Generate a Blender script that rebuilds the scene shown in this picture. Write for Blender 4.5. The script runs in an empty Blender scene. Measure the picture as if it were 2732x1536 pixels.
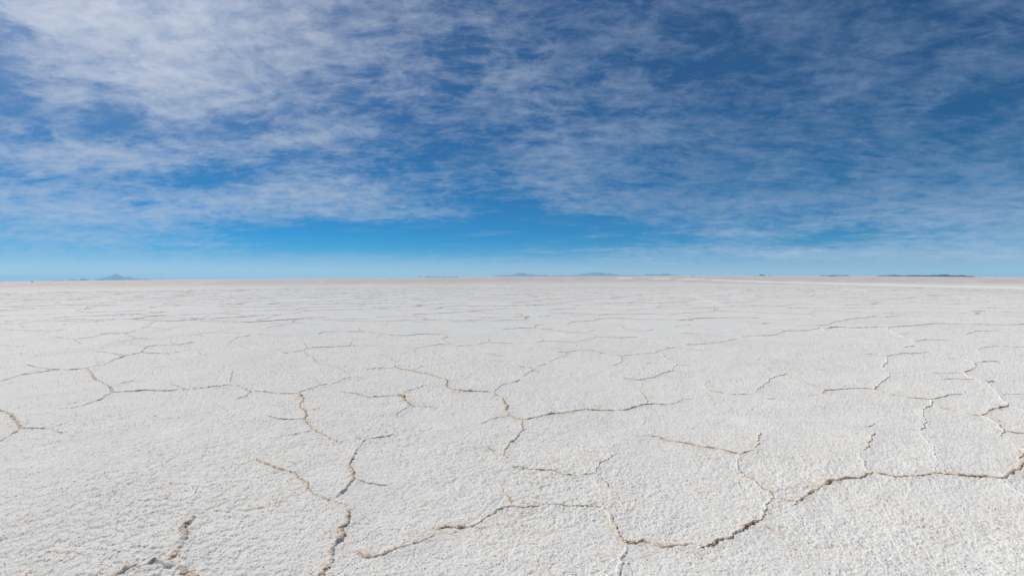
import bpy, math
import numpy as np
from mathutils import Matrix

# ---------------------------------------------------------------- measurements (metres, degrees)
EYE = 1.7                                   # camera height above the salt
SUN_AZ, SUN_EL = -46.0, 44.0                # from +Y towards +X, degrees
# very gentle doming of the far salt: (azimuth, slope)
SWELL = [(-46, 0), (-44.99, .0001), (-36.9, .00154), (-26.56, .00278), (-11.01, .00472), (0, .00585), (11.34, .00590), (19.51, .00610),
         (31.4, .00427), (34.36, .00371), (42.09, .00137), (46, 0)]
# ridges traced on the ground: (label, [(width, brownness, "x,y x,y ...")]), metres
RIDGES=[
 ('long thin grey-brown salt ridge climbing from the left edge to a forked end',[
  (0.8,0.6,"-8.66,8.53 -8.71,8.67 -8.71,8.80 -8.84,9.04 -8.94,9.28 -8.87,9.36 -8.84,9.53 -8.78,9.61 -8.85,9.80 -8.76,9.82 -8.60,9.82 -8.42,9.79 -8.35,9.87 -8.26,9.92 -8.36,10.19 -8.34,10.38 -8.29,10.48 -8.58,10.97 -8.67,11.26 -8.78,11.64 -8.81,11.88 -8.80,12.13 -9.14,12.67 -9.44,13.22 -9.37,13.36 -9.20,13.46 -8.98,13.53 -8.85,13.87 -8.79,14.14"),
  (0.45,0.5,"-9.44,13.22 -9.75,13.37 -10.24,13.81 -10.49,13.93"),
  (0.6,0.6,"-8.80,12.13 -8.45,12.00 -8.12,11.88 -7.95,11.87"),
  (0.35,0.5,"-7.95,11.87 -8.00,12.24 -8.09,12.73"),
  (0.55,0.6,"-8.78,11.64 -9.09,11.81 -9.52,12.07 -9.86,12.28 -10.11,12.37"),
  (0.6,0.6,"-8.85,9.80 -9.16,9.98 -9.46,10.14 -9.93,10.42"),
 ]),
 ('dark ridge lying nearly level across the left half, zigzagging upward at its left end',[
  (0.75,0.6,"-8.26,9.92 -7.85,9.51 -7.25,8.86 -6.97,8.64 -6.64,8.34 -6.49,8.23 -6.093,7.765"),
  (0.85,0.5,"-6.093,7.765 -6.005,7.812 -5.832,7.852 -5.699,7.951 -5.471,7.874 -5.279,7.892 -5.117,7.984 -4.981,7.997 -4.88,8.07 -4.74,8.16 -4.67,8.26 -4.60,8.31 -4.41,8.22 -4.21,8.02 -3.976,7.747"),
  (0.7,0.5,"-6.093,7.765 -6.050,7.593 -5.890,7.300 -5.913,7.221 -5.901,7.119 -5.870,6.963"),
  (0.4,0.5,"-5.870,6.963 -5.914,6.836 -6.056,6.811"),
  (0.5,0.6,"-6.49,8.23 -6.50,8.43 -6.46,8.54 -6.45,8.73"),
  (0.6,0.5,"-3.976,7.747 -3.921,7.522 -3.968,7.329"),
  (0.55,0.6,"-4.73,8.55 -4.87,8.82 -5.06,9.20 -5.27,9.61"),
  (0.4,0.6,"-5.55,8.32 -5.31,8.14 -5.117,7.984"),
  (0.7,0.7,"-3.949,7.796 -3.928,7.817 -3.750,7.771 -3.555,7.684 -3.394,7.667 -3.236,7.692"),
  (0.75,0.4,"-3.236,7.692 -3.210,7.854 -3.157,8.000 -3.11,8.25 -2.99,8.33"),
  (0.4,0.5,"-2.99,8.33 -2.90,8.47 -2.89,8.73 -2.81,9.00"),
  (0.35,0.7,"-3.11,8.25 -3.26,8.52 -3.45,8.79"),
 ]),
 ('Y-shaped grey salt ridge at the left edge, half way down the flat',[
  (0.75,0.7,"-6.886,6.771 -6.723,6.689 -6.583,6.636 -6.367,6.482 -6.011,6.175 -5.698,5.907"),
  (0.9,0.35,"-5.698,5.907 -5.589,5.885 -5.471,5.871 -5.395,5.878 -5.328,5.869"),
  (0.5,0.6,"-5.328,5.869 -5.197,5.788 -4.985,5.652"),
  (0.7,0.6,"-5.698,5.907 -5.616,5.755 -5.525,5.603 -5.474,5.495 -5.459,5.425 -5.449,5.351"),
  (0.4,0.6,"-5.384,5.931 -5.332,5.992 -5.347,6.099"),
 ]),
 ('thin wavy ridge with a short hooked spur beyond the forked one on the left',[
  (0.65,0.6,"-13.88,15.52 -13.43,15.29 -12.89,15.01 -12.81,15.16 -12.71,15.37 -12.81,15.76 -13.13,16.36 -13.01,16.54 -12.61,16.53 -12.55,16.81 -12.89,17.49"),
  (0.55,0.6,"-12.89,15.01 -12.28,14.40 -11.69,13.86"),
  (0.6,0.6,"-12.61,16.53 -12.03,16.02 -11.14,15.16 -10.85,15.04 -10.63,15.04 -10.76,15.49"),
  (0.45,0.5,"-11.14,15.16 -11.06,14.77 -11.03,14.45 -11.19,14.29"),
 ]),
 ('short faint ridge touching the left edge, alone on a bare stretch',[
  (0.5,0.6,"-14.03,13.86 -13.80,13.77 -13.40,13.59 -13.00,13.37 -12.94,13.53 -12.86,13.61"),
 ]),
 ('far thin ridge at the left edge with a small looped end',[
  (0.6,0.6,"-18.09,17.88 -17.98,17.95 -17.64,17.97 -17.31,17.92 -16.84,17.65 -16.41,17.56 -15.90,17.51 -15.64,17.60 -15.58,17.89"),
  (0.5,0.6,"-19.68,20.32 -18.75,19.56 -17.78,18.62 -17.31,17.92"),
  (0.4,0.6,"-15.84,17.44 -15.28,16.82 -15.13,16.44 -15.19,16.23"),
 ]),
 ('farthest long thin ridge on the left, bent into a shallow V',[
  (0.65,0.6,"-20.69,20.46 -20.57,20.54 -20.33,20.63 -19.66,20.31 -19.94,21.00 -20.53,22.23 -20.37,22.39 -20.32,22.78 -20.16,23.07 -19.57,22.92 -19.10,23.01"),
  (0.55,0.6,"-19.89,22.76 -18.76,21.87 -17.72,21.04 -17.50,21.18 -17.58,21.70 -17.22,21.79"),
  (0.45,0.6,"-17.64,20.08 -17.46,20.40 -17.72,21.04"),
 ]),
 ('small crooked far ridge rising like a tick mark left of the middle',[
  (0.6,0.6,"-13.44,18.83 -14.42,20.40 -15.11,21.69 -15.23,22.24 -14.58,21.77"),
  (0.55,0.6,"-13.40,18.43 -13.44,18.83 -12.66,18.32 -11.80,17.70"),
 ]),
 ('far branching ridge stretching level across the left middle of the flat',[
  (0.55,0.6,"-16.29,22.99 -15.97,23.33 -16.21,24.24 -15.34,23.42 -14.68,23.26 -13.98,23.10"),
  (0.5,0.6,"-13.98,23.10 -14.53,24.35 -14.81,25.05"),
  (0.65,0.6,"-13.98,23.10 -13.15,22.24 -12.42,21.82 -11.93,21.63 -11.03,21.07 -10.46,20.94"),
  (0.6,0.7,"-10.74,21.36 -10.89,21.74 -10.85,22.47 -11.25,23.83 -11.36,24.65"),
 ]),
 ('faint ridge bending down to the left over a bare patch, left of centre',[
  (0.5,0.6,"-9.84,16.87 -9.32,16.65 -8.68,16.56"),
  (0.35,0.5,"-9.84,16.87 -9.93,16.39 -9.92,15.66"),
 ]),
 ('short slanting thin ridge lying alone right of the forked one',[
  (0.5,0.6,"-9.61,14.31 -8.98,13.62 -8.53,13.33 -8.16,12.92"),
 ]),
 ('isolated ridge with a bent tip on the bare salt left of centre',[
  (0.45,0.6,"-7.69,13.88 -8.00,14.67 -8.28,15.46 -8.07,15.65 -8.47,16.49"),
 ]),
 ('tan ridge wandering downward through the left centre in crooked steps',[
  (0.8,0.8,"-3.236,7.692 -3.128,7.541 -2.954,7.189 -2.888,6.925 -2.799,6.759 -2.672,6.611 -2.604,6.425 -2.546,6.236 -2.458,6.079 -2.341,5.889 -2.241,5.767"),
  (0.55,0.7,"-2.672,6.611 -2.618,6.693 -2.544,6.782"),
  (0.6,0.6,"-2.546,6.236 -2.640,6.238 -2.708,6.193 -2.877,6.264 -3.052,6.370"),
  (0.55,0.5,"-2.241,5.767 -2.312,5.730 -2.380,5.673 -2.417,5.599 -2.492,5.619"),
  (0.6,0.8,"-2.241,5.767 -2.123,5.651 -1.979,5.503 -1.838,5.345"),
 ]),
 ('long far ridge with a low hump at its left end, just left of centre',[
  (0.75,0.65,"-5.33,11.90 -5.23,12.11 -5.06,12.33 -5.12,12.74 -4.97,12.88 -4.73,12.92 -4.47,13.07 -4.22,13.26 -3.96,13.29 -3.57,13.20"),
  (0.4,0.6,"-3.57,13.20 -3.53,13.44"),
  (0.4,0.7,"-5.12,12.74 -5.38,13.34 -5.63,13.81"),
  (0.4,0.7,"-4.22,13.26 -4.43,14.07"),
  (0.55,0.7,"-5.06,12.33 -4.72,11.69 -4.41,11.30 -4.14,10.72 -3.96,10.46"),
  (0.4,0.6,"-3.96,10.46 -3.67,10.24 -3.39,9.90 -3.20,9.62"),
  (0.3,0.5,"-3.20,9.62 -2.93,9.25 -2.80,9.00 -2.51,8.77"),
 ]),
 ('long brown ridge slanting down through the centre of the flat in a stair of bends',[
  (0.5,0.6,"-2.81,9.66 -2.64,9.83 -2.43,9.85 -2.25,9.85"),
  (0.9,0.85,"-2.25,9.85 -2.10,9.70 -1.90,9.54 -1.66,9.30 -1.48,9.17 -1.31,8.88 -1.20,8.78 -1.09,8.56 -1.07,8.23 -1.02,8.03 -0.924,7.884 -0.788,7.773 -0.649,7.785 -0.492,7.768 -0.368,7.751 -0.296,7.694"),
  (0.4,0.7,"-2.25,9.85 -2.37,10.23 -2.43,10.68 -2.61,11.03 -2.72,11.33 -2.94,11.56 -3.06,11.72"),
  (0.45,0.8,"-1.013,7.959 -1.151,7.925"),
  (0.4,0.5,"-1.90,9.54 -1.81,9.81 -1.77,10.10"),
  (0.6,0.35,"-0.296,7.694 -0.235,7.982 -0.19,8.21 -0.11,8.33 -0.01,8.45 0.10,8.58"),
  (1,0.7,"-0.296,7.694 -0.202,7.359 -0.111,7.110 -0.087,6.879 -0.096,6.560 -0.049,6.339"),
 ]),
 ('ridge with a chunky brown elbow, in the centre below the stair of bends',[
  (0.45,0.7,"-2.708,7.809 -2.618,7.771 -2.475,7.664"),
  (0.7,0.8,"-2.475,7.664 -2.341,7.628 -2.170,7.458 -2.007,7.403 -1.883,7.440 -1.770,7.464 -1.702,7.529"),
  (1,0.9,"-1.702,7.529 -1.617,7.448 -1.505,7.194 -1.384,6.873"),
  (0.5,0.4,"-1.625,7.481 -1.646,7.649 -1.581,7.860 -1.495,7.991 -1.38,8.24"),
  (0.6,0.8,"-1.384,6.873 -1.274,6.871 -1.141,6.814 -1.041,6.785"),
  (0.6,0.4,"-1.384,6.873 -1.402,6.764 -1.442,6.633 -1.461,6.481 -1.440,6.360"),
 ]),
 ('very long far ridge waving level across the middle of the flat',[
  (0.65,0.7,"-6.17,16.25 -6.21,16.79 -5.83,16.87 -5.42,16.86 -5.00,16.91 -4.55,16.50 -4.11,16.17 -3.71,15.71 -3.37,15.59 -3.16,15.64 -2.91,15.98 -2.54,16.05 -2.15,16.01"),
  (0.55,0.7,"-2.15,16.01 -1.91,15.23 -2.04,14.71 -1.78,13.87 -1.58,13.32 -1.42,13.15"),
  (0.65,0.75,"-1.42,13.15 -1.14,13.14 -0.85,13.51 -0.65,13.88 -0.60,14.01"),
  (0.4,0.7,"-5.00,16.91 -5.52,18.29"),
  (0.4,0.6,"-4.11,16.17 -4.00,15.04"),
  (0.5,0.8,"-0.60,14.01 -0.67,14.54 -0.73,14.67"),
  (0.5,0.8,"-0.56,13.78 -0.32,13.69 -0.02,13.59"),
  (0.5,0.6,"-1.74,13.54 -1.96,13.37 -2.18,13.07 -2.35,12.75 -2.39,12.47"),
  (0.4,0.4,"-2.39,12.47 -2.29,11.95 -2.15,11.49"),
  (0.35,0.5,"-2.76,12.86 -2.52,12.70 -2.39,12.47"),
  (0.35,0.5,"-1.42,13.15 -1.33,12.35"),
 ]),
 ('little lone brown ridge on smooth salt just right of centre',[
  (0.7,0.95,"-0.68,11.90 -0.53,11.65 -0.40,11.52 -0.22,11.33"),
 ]),
 ('thick pale ridge with a hooked head, left of the bottom centre',[
  (0.9,0.3,"-1.306,5.589 -1.370,5.575 -1.427,5.493 -1.505,5.458 -1.582,5.383 -1.556,5.240 -1.565,5.114 -1.540,4.935"),
  (0.9,0.65,"-1.540,4.935 -1.526,4.795 -1.494,4.650 -1.428,4.513 -1.361,4.384 -1.349,4.317"),
  (0.5,0.8,"-1.582,5.383 -1.659,5.460 -1.706,5.472"),
  (1,0.4,"-1.349,4.317 -1.361,4.220 -1.375,4.108 -1.381,3.982"),
  (0.6,0.7,"-1.334,4.324 -1.253,4.283 -1.184,4.250 -1.116,4.218 -1.037,4.207"),
 ]),
 ('thick lumpy tan ridge running off the bottom edge, left of centre',[
  (0.75,0.75,"-2.444,4.847 -2.371,4.778 -2.259,4.685 -2.139,4.607 -1.991,4.520 -1.902,4.459 -1.814,4.355 -1.748,4.278 -1.659,4.141 -1.615,4.071"),
  (1.05,0.6,"-1.615,4.071 -1.548,4.022 -1.475,3.955 -1.398,3.918 -1.339,3.881 -1.272,3.819 -1.213,3.743"),
  (1.35,0.55,"-1.213,3.743 -1.195,3.653 -1.169,3.561 -1.158,3.473 -1.132,3.416 -1.126,3.335 -1.137,3.270 -1.133,3.184 -1.125,3.090 -1.109,3.013 -1.110,2.949 -1.109,2.898 -1.098,2.840"),
  (0.5,0.3,"-1.272,3.819 -1.289,3.908"),
 ]),
 ('rounded tan ridge rising to the right along the bottom of the frame',[
  (1.1,0.6,"-0.964,3.153 -0.934,3.135 -0.883,3.111 -0.838,3.105 -0.800,3.128 -0.772,3.169 -0.728,3.199 -0.693,3.248 -0.647,3.279 -0.588,3.318 -0.518,3.384"),
  (0.45,0.4,"-1.040,3.153 -1.004,3.159 -0.964,3.153"),
  (1,0.8,"-0.515,3.460 -0.464,3.488 -0.393,3.481 -0.331,3.495 -0.290,3.501"),
  (0.95,0.45,"-0.290,3.501 -0.244,3.545 -0.191,3.629 -0.142,3.692 -0.092,3.766 -0.047,3.808 -0.009,3.799 0.041,3.782"),
  (0.6,0.8,"-0.009,3.799 -0.025,3.914 -0.050,4.046 -0.084,4.145"),
  (0.35,0.6,"-0.086,4.229 -0.062,4.337"),
  (0.7,0.6,"-0.007,3.799 0.039,3.770 0.091,3.764 0.161,3.798 0.246,3.826 0.346,3.822 0.451,3.807 0.557,3.803 0.662,3.793"),
 ]),
 ('long brown ridge swinging from centre to right across the middle of the flat',[
  (0.9,0.8,"-0.032,6.362 -0.006,6.314 0.056,6.230 0.111,6.197"),
  (0.95,0.75,"0.111,6.197 0.180,6.210 0.296,6.310 0.440,6.379 0.547,6.441 0.666,6.473 0.766,6.557 0.863,6.596 0.976,6.646 1.073,6.593 1.207,6.601 1.315,6.615 1.456,6.597 1.546,6.700 1.677,6.795 1.800,6.905 1.904,6.931 2.003,6.890 2.093,6.872"),
  (0.7,0.6,"1.814,6.904 1.865,7.048 1.894,7.322 1.927,7.688 1.911,7.904"),
  (0.4,0.5,"2.093,6.872 2.248,7.012 2.419,7.188 2.613,7.247"),
  (0.3,0.3,"2.613,7.247 2.770,7.436 2.966,7.634"),
  (0.35,0.6,"2.109,6.788 2.096,6.577"),
  (0.3,0.5,"0.914,7.093 0.969,6.780"),
  (0.4,0.9,"0.783,6.374 0.803,6.279"),
 ]),
 ('short ridge curling downward from the centre to a small dark hook',[
  (0.85,0.6,"0.111,6.197 0.119,5.957 0.102,5.716 0.060,5.566 -0.006,5.356 -0.048,5.208 -0.078,5.129 -0.092,5.038 -0.085,4.906"),
  (0.55,0.95,"-0.171,5.036 -0.281,5.208"),
 ]),
 ('grey side branch slanting down to the left below the stair of bends',[
  (0.6,0.5,"-0.049,6.339 -0.174,6.280 -0.259,6.203 -0.360,6.028"),
  (0.35,0.7,"-0.276,6.048 -0.212,5.920"),
 ]),
 ('pale beaded ridge bending sharply like a boomerang, right of centre',[
  (0.65,0.1,"3.27,8.47 3.16,8.35 3.02,8.07 2.975,7.739"),
  (0.7,0.75,"2.975,7.739 3.055,7.667 3.134,7.563 3.211,7.461 3.365,7.505 3.463,7.489 3.519,7.357 3.574,7.230 3.686,7.179"),
 ]),
 ('wavy ridge with a dark brown knob, above the boomerang ridge',[
  (0.4,0.1,"2.12,8.58 2.08,8.17"),
  (0.7,0.7,"1.87,8.72 2.00,8.66 2.12,8.58 2.24,8.67 2.46,8.83 2.62,9.08 2.75,9.23 2.94,9.41 3.04,9.32 3.10,9.12"),
  (0.7,0.3,"2.94,9.41 3.12,9.86 3.24,10.10"),
  (0.6,0.3,"3.24,10.10 3.25,10.47 3.27,10.81 3.35,11.31 3.38,11.70"),
  (0.45,0.8,"3.24,10.10 3.39,10.01 3.51,9.97"),
  (0.45,0.8,"3.28,10.85 3.46,10.87"),
 ]),
 ('long thin ridge sagging like a slack rope across the right centre',[
  (0.75,0.75,"1.06,11.93 1.28,11.93 1.50,12.14 1.73,12.26 1.90,12.13 2.05,11.74 2.20,11.42 2.40,11.26 2.63,11.41 2.97,11.67 3.26,11.71 3.50,12.12 3.74,12.44 4.10,12.65"),
  (0.5,0.5,"2.40,11.26 2.28,10.63 2.16,10.25 1.95,10.03"),
  (0.4,0.5,"1.28,11.93 1.19,11.30 0.93,10.94 0.75,10.54"),
  (0.45,0.6,"0.67,10.28 0.49,9.95"),
  (0.55,0.5,"1.73,12.26 1.65,13.02 1.57,13.76"),
  (0.4,0.1,"4.13,12.65 4.28,13.20"),
  (0.4,0.6,"4.13,12.65 4.31,12.36 4.52,11.95"),
 ]),
 ('level brown ridge behind the slack-rope ridge, right of centre',[
  (0.75,0.9,"1.57,13.76 1.32,13.88 1.11,14.00 0.87,14.12"),
  (0.4,0.6,"0.87,14.12 0.58,13.79"),
  (0.45,0.6,"0.87,14.12 0.83,15.00 0.72,15.55"),
  (0.5,0.4,"1.57,13.76 1.80,13.93 2.12,14.44 2.52,15.07"),
  (0.7,0.8,"2.52,15.07 2.76,14.93 3.12,14.79 3.41,14.91 3.66,14.95"),
 ]),
 ('far brown-dotted ridge dipping in a wide bow over the centre',[
  (0.65,0.85,"2.52,15.07 2.49,15.63 2.39,16.23 2.11,16.34 1.81,16.25 1.58,16.58 1.36,17.16 0.98,17.64 0.71,17.91 0.35,17.77 -0.01,17.64 -0.29,17.58"),
  (0.5,0.6,"0.77,18.02 0.91,19.11 1.29,19.09"),
  (0.4,0.6,"0.91,19.11 0.40,20.17"),
 ]),
 ('tiny fork of brown crust on bare salt at the centre',[
  (0.6,0.9,"0.11,9.99 0.25,9.91 0.36,9.76 0.38,9.54 0.49,9.38"),
  (0.4,0.4,"0.38,9.51 0.15,8.89"),
  (0.6,0.95,"0.04,8.45 0.13,8.62"),
 ]),
 ('straight ridge rising to the right toward the far side of the flat',[
  (0.6,0.6,"4.44,13.13 4.88,13.26 5.21,13.42 5.54,13.63 5.86,13.96 6.26,14.35"),
  (0.6,0.7,"6.71,14.92 7.12,15.09 7.51,15.22 7.81,15.23"),
  (0.65,0.7,"7.40,15.17 7.77,15.23 8.72,16.39 9.06,16.61 9.37,16.50 10.10,17.08 10.51,17.42"),
 ]),
 ('far ridge shaped like a flattened X, right of the middle',[
  (0.6,0.7,"2.73,23.71 3.16,23.36 3.45,21.95 3.51,21.55 3.32,20.87"),
  (0.6,0.8,"3.32,20.87 2.88,20.69 2.34,20.32"),
  (0.4,0.6,"2.34,20.32 2.04,18.97"),
  (0.6,0.75,"3.51,21.55 3.96,22.10 4.49,22.36 5.07,22.15"),
  (0.4,0.4,"5.07,22.15 5.63,21.45"),
  (0.5,0.6,"3.32,20.87 3.58,20.02 3.80,19.10 4.10,18.75"),
 ]),
 ('far level ridge with a dark lump, right of the flattened X',[
  (0.6,0.9,"6.81,20.85 7.49,21.63 8.23,21.98 8.81,22.13 9.32,21.98"),
  (0.45,0.1,"7.49,21.63 7.74,23.43"),
 ]),
 ('orange-brown beaded ridge slanting down to the right, right of the bottom centre',[
  (0.5,0.1,"1.421,5.856 1.430,5.660 1.475,5.511"),
  (0.85,0.9,"1.474,5.526 1.561,5.443 1.659,5.339 1.767,5.280 1.849,5.214 1.905,5.140 2.005,5.132 2.072,5.070 2.111,4.994 2.168,4.964 2.208,4.943"),
  (0.7,0.6,"2.208,4.943 2.300,4.992 2.385,5.066 2.520,5.222 2.595,5.388 2.744,5.639"),
 ]),
 ('pale crusted ridge stepping down from the orange-brown ridge to a three-way junction',[
  (0.8,0.15,"2.208,4.943 2.155,4.878 2.096,4.754 2.025,4.624 1.999,4.513"),
  (0.85,0.6,"1.999,4.513 1.977,4.384 1.991,4.283 2.010,4.197 2.020,4.115 2.053,4.064 2.028,3.969"),
  (0.95,0.2,"2.028,3.969 1.934,3.860 1.844,3.724 1.774,3.612 1.731,3.566"),
 ]),
 ('thick brown ridge bowed like a hammock along the bottom right of centre',[
  (1.1,0.75,"1.731,3.566 1.632,3.493 1.527,3.429 1.452,3.368 1.374,3.309 1.294,3.258 1.241,3.239 1.193,3.215 1.139,3.191"),
  (1,0.75,"0.734,3.268 0.783,3.281 0.834,3.300 0.875,3.280 0.922,3.261 0.954,3.235 1.010,3.247 1.051,3.253 1.107,3.266 1.155,3.272"),
  (0.6,0.8,"1.723,3.551 1.736,3.477 1.764,3.427 1.762,3.393"),
 ]),
 ('short tan ridge dropping to the left end of the hammock ridge',[
  (0.9,0.65,"0.662,3.793 0.683,3.701 0.702,3.606 0.716,3.500 0.710,3.401 0.715,3.334 0.734,3.268"),
  (0.5,0.05,"0.662,3.793 0.686,3.907 0.698,4.000"),
 ]),
 ('white stubby ridge running from the hammock ridge off the bottom edge',[
  (1,0.08,"0.734,3.268 0.699,3.170 0.654,3.077 0.624,2.990 0.600,2.907 0.579,2.828"),
 ]),
 ('thin orange-speckled ridge ending at a pale fork, above the bottom centre',[
  (0.65,0.85,"-0.007,4.571 0.049,4.608 0.112,4.570 0.184,4.545 0.266,4.544 0.336,4.507 0.395,4.458 0.461,4.411 0.549,4.403 0.648,4.421 0.725,4.455"),
  (0.65,0.35,"0.725,4.455 0.747,4.329 0.760,4.210 0.789,4.097 0.802,4.038"),
  (0.5,0.4,"0.725,4.455 0.751,4.563 0.824,4.715 0.925,4.850 1.013,4.948"),
  (0.5,0.9,"0.009,4.571 0.051,4.583"),
 ]),
 ('long rusty-brown ridge rising from the three-way junction to the right edge',[
  (0.85,0.8,"1.997,3.969 2.010,3.932 2.060,3.922 2.129,3.903 2.186,3.893 2.282,3.966"),
  (1.05,0.85,"2.282,3.966 2.380,4.051 2.441,4.100 2.550,4.171"),
  (0.9,0.8,"2.550,4.171 2.662,4.243 2.780,4.308 2.880,4.329 2.956,4.339 3.065,4.395 3.149,4.453"),
  (0.5,0.9,"2.176,3.875 2.086,3.797"),
  (0.85,0.9,"3.149,4.453 3.195,4.417 3.231,4.370 3.292,4.347 3.379,4.357 3.474,4.356 3.571,4.390 3.678,4.435 3.720,4.400 3.797,4.387 3.887,4.370 3.994,4.362 4.068,4.339 4.124,4.316"),
  (0.95,0.9,"4.124,4.316 4.244,4.360 4.369,4.451 4.550,4.571 4.614,4.608"),
  (0.7,0.7,"4.614,4.608 4.755,4.778 4.995,4.974 5.159,5.094"),
 ]),
 ('white ridge leaning up and left from the rusty-brown ridge, tan at its tip',[
  (0.85,0.05,"3.149,4.453 3.113,4.465 3.195,4.637 3.289,4.822 3.371,4.979"),
  (0.6,0.6,"3.460,5.023 3.595,5.144 3.741,5.339 3.969,5.585"),
 ]),
 ('thin white ridge rising straight up from the middle of the rusty-brown ridge',[
  (0.6,0.08,"3.678,4.435 3.844,4.630 4.024,4.842 4.181,5.044 4.300,5.265 4.412,5.470 4.500,5.634"),
  (0.6,0.05,"4.244,5.171 4.380,5.402 4.528,5.656"),
  (0.7,0.5,"5.608,6.814 5.434,6.707 5.249,6.527"),
  (0.7,0.25,"5.249,6.527 5.031,6.239 4.876,6.017 4.686,5.811 4.543,5.675"),
  (0.35,0.4,"4.411,5.755 4.468,5.695 4.543,5.675"),
 ]),
 ('white ridge sloping down to the right edge below the rusty-brown ridge',[
  (0.75,0.1,"4.122,4.305 4.057,4.166 4.024,4.065 3.990,3.969 3.968,3.913"),
 ]),
 ('brown-flecked ridge descending through the right side in two long slopes',[
  (0.6,0.8,"4.73,8.75 4.72,8.49 4.71,8.20 4.76,8.12 4.756,7.925 4.731,7.728"),
  (0.8,0.75,"4.584,7.536 4.718,7.707 4.871,7.754 5.005,7.795 5.185,7.879 5.331,7.862 5.455,7.859 5.540,7.836"),
  (0.75,0.8,"5.540,7.836 5.518,7.643 5.510,7.486 5.560,7.354 5.627,7.288 5.669,7.194 5.822,7.118"),
  (0.65,0.75,"5.822,7.118 6.050,7.237 6.295,7.373 6.442,7.423 6.574,7.447"),
  (0.7,0.2,"5.815,7.100 5.608,6.814"),
  (0.75,0.6,"5.608,6.814 5.588,6.652 5.614,6.496 5.634,6.372 5.696,6.299 5.770,6.284"),
  (0.75,0.3,"5.770,6.284 5.742,6.159 5.655,5.963 5.520,5.759 5.431,5.625"),
  (0.6,0.7,"5.431,5.625 5.236,5.462"),
  (0.7,0.9,"5.431,5.625 5.489,5.586 5.569,5.548 5.606,5.537"),
 ]),
 ('crooked upright ridge climbing in zigzags on the right',[
  (0.7,0.35,"5.540,7.836 5.81,8.10 5.97,8.29 6.28,8.58 6.51,8.81 6.70,9.09"),
  (0.55,0.2,"6.70,9.09 6.87,9.44 6.99,9.66 7.21,9.94 7.66,10.43 8.07,11.04"),
  (0.5,0.6,"6.71,9.09 6.86,9.15"),
  (0.65,0.7,"8.09,11.07 8.36,11.25 8.69,11.44 8.98,11.47 9.26,11.59 9.54,11.68"),
  (0.35,0.2,"9.54,11.68 9.70,11.45"),
  (0.35,0.3,"7.82,11.34 8.22,11.49 8.09,11.07"),
 ]),
 ('stout brown ridge joining two pale ridges near the right edge',[
  (0.8,0.95,"5.770,6.284 6.026,6.465 6.271,6.614 6.489,6.717 6.606,6.798"),
 ]),
 ('smooth white ridge slanting down through the right side to the edge',[
  (0.8,0.05,"6.606,6.798 6.899,7.203 7.194,7.591 7.471,7.986 7.70,8.30 7.73,8.55 8.05,9.11"),
  (0.75,0.05,"6.606,6.798 6.531,6.610 6.503,6.482 6.485,6.408"),
  (0.35,0.5,"7.050,7.392 7.287,7.454 7.452,7.431"),
 ]),
 ('brown-beaded ridge meeting the smooth white ridge from the left',[
  (0.65,0.85,"7.26,8.56 7.43,8.60 7.58,8.56 7.65,8.47 7.67,8.28"),
  (0.7,0.9,"7.68,8.28 7.87,8.34"),
 ]),
 ('dotted thin ridge with a square kink near the right edge',[
  (0.5,0.7,"7.49,9.10 7.72,9.12 8.03,9.11"),
  (0.65,0.6,"8.05,9.11 8.38,9.36 8.77,9.67 9.24,10.20"),
  (0.55,0.8,"9.27,10.23 9.49,10.28 9.82,10.31"),
  (0.4,0.1,"9.27,10.23 9.42,10.72"),
 ]),
 ('short arched ridge near the right edge of the far flat',[
  (0.6,0.8,"13.69,15.41 14.73,16.22 15.01,16.21 15.63,16.41"),
 ]),
 ('arched ridge with a curled left foot at the right edge',[
  (0.45,0.1,"10.60,11.58 10.91,11.99 11.29,12.34"),
  (0.6,0.7,"11.29,12.34 11.67,12.51 12.04,12.69 12.18,12.55 12.45,12.43 12.52,12.39"),
 ]),
 ('very long far ridge running level to the right edge, dark brown at its end',[
  (0.5,0.2,"12.24,16.65 12.72,17.32 12.98,17.61"),
  (0.75,0.8,"12.98,17.61 13.64,17.92 14.20,18.14 14.83,18.47 15.52,18.87 15.95,18.93 16.24,18.75 16.71,18.60 17.13,18.49 17.69,18.35"),
  (0.9,1,"17.69,18.35 18.53,18.51 18.77,18.55"),
 ]),
 ('pale staircase ridge stepping down to the right below the very long far ridge',[
  (0.55,0.25,"12.24,16.65 11.79,15.78 11.47,15.15 11.08,14.33 10.74,13.63 10.53,13.36"),
  (0.5,0.8,"11.76,15.57 12.04,15.41"),
  (0.55,0.75,"10.74,13.63 11.39,14.05 11.70,13.95 11.95,13.82"),
  (0.5,0.8,"9.55,12.48 10.08,12.79"),
 ]),
 ('far ridge with a thick dark brown clot, right of the X-shaped ridge',[
  (1.1,1,"10.71,17.41 11.17,17.69 11.54,17.67"),
  (0.6,0.7,"11.46,17.49 11.93,17.47 12.67,17.77 12.90,17.58"),
 ]),
 ('white crumbly ridge crossing over and fading down to the right',[
  (0.7,0.05,"10.86,18.37 10.51,17.42 9.93,16.03"),
  (0.4,0.05,"9.93,16.03 10.09,15.63 9.63,14.56 9.45,13.95 9.36,13.08"),
 ]),
 ('far thin ridge with a raised middle in front of the dark islands',[
  (0.65,0.75,"9.35,19.15 9.93,19.48 10.19,19.03 10.41,18.47 10.84,18.33 11.36,18.47 12.54,19.92 13.19,20.38 14.18,21.39 14.90,21.69 16.44,23.06"),
  (0.45,0.7,"11.60,21.41 12.11,21.50 12.17,20.58 12.43,20.07"),
 ]),
 ('low far ridge sloping gently down to the right, before the long island',[
  (0.55,0.7,"16.06,22.03 16.92,22.78 17.45,22.88 17.06,21.69 16.63,20.62 15.80,19.21"),
 ]),
 ('small grey ridge climbing to the right in short steps, far right of centre',[
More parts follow.
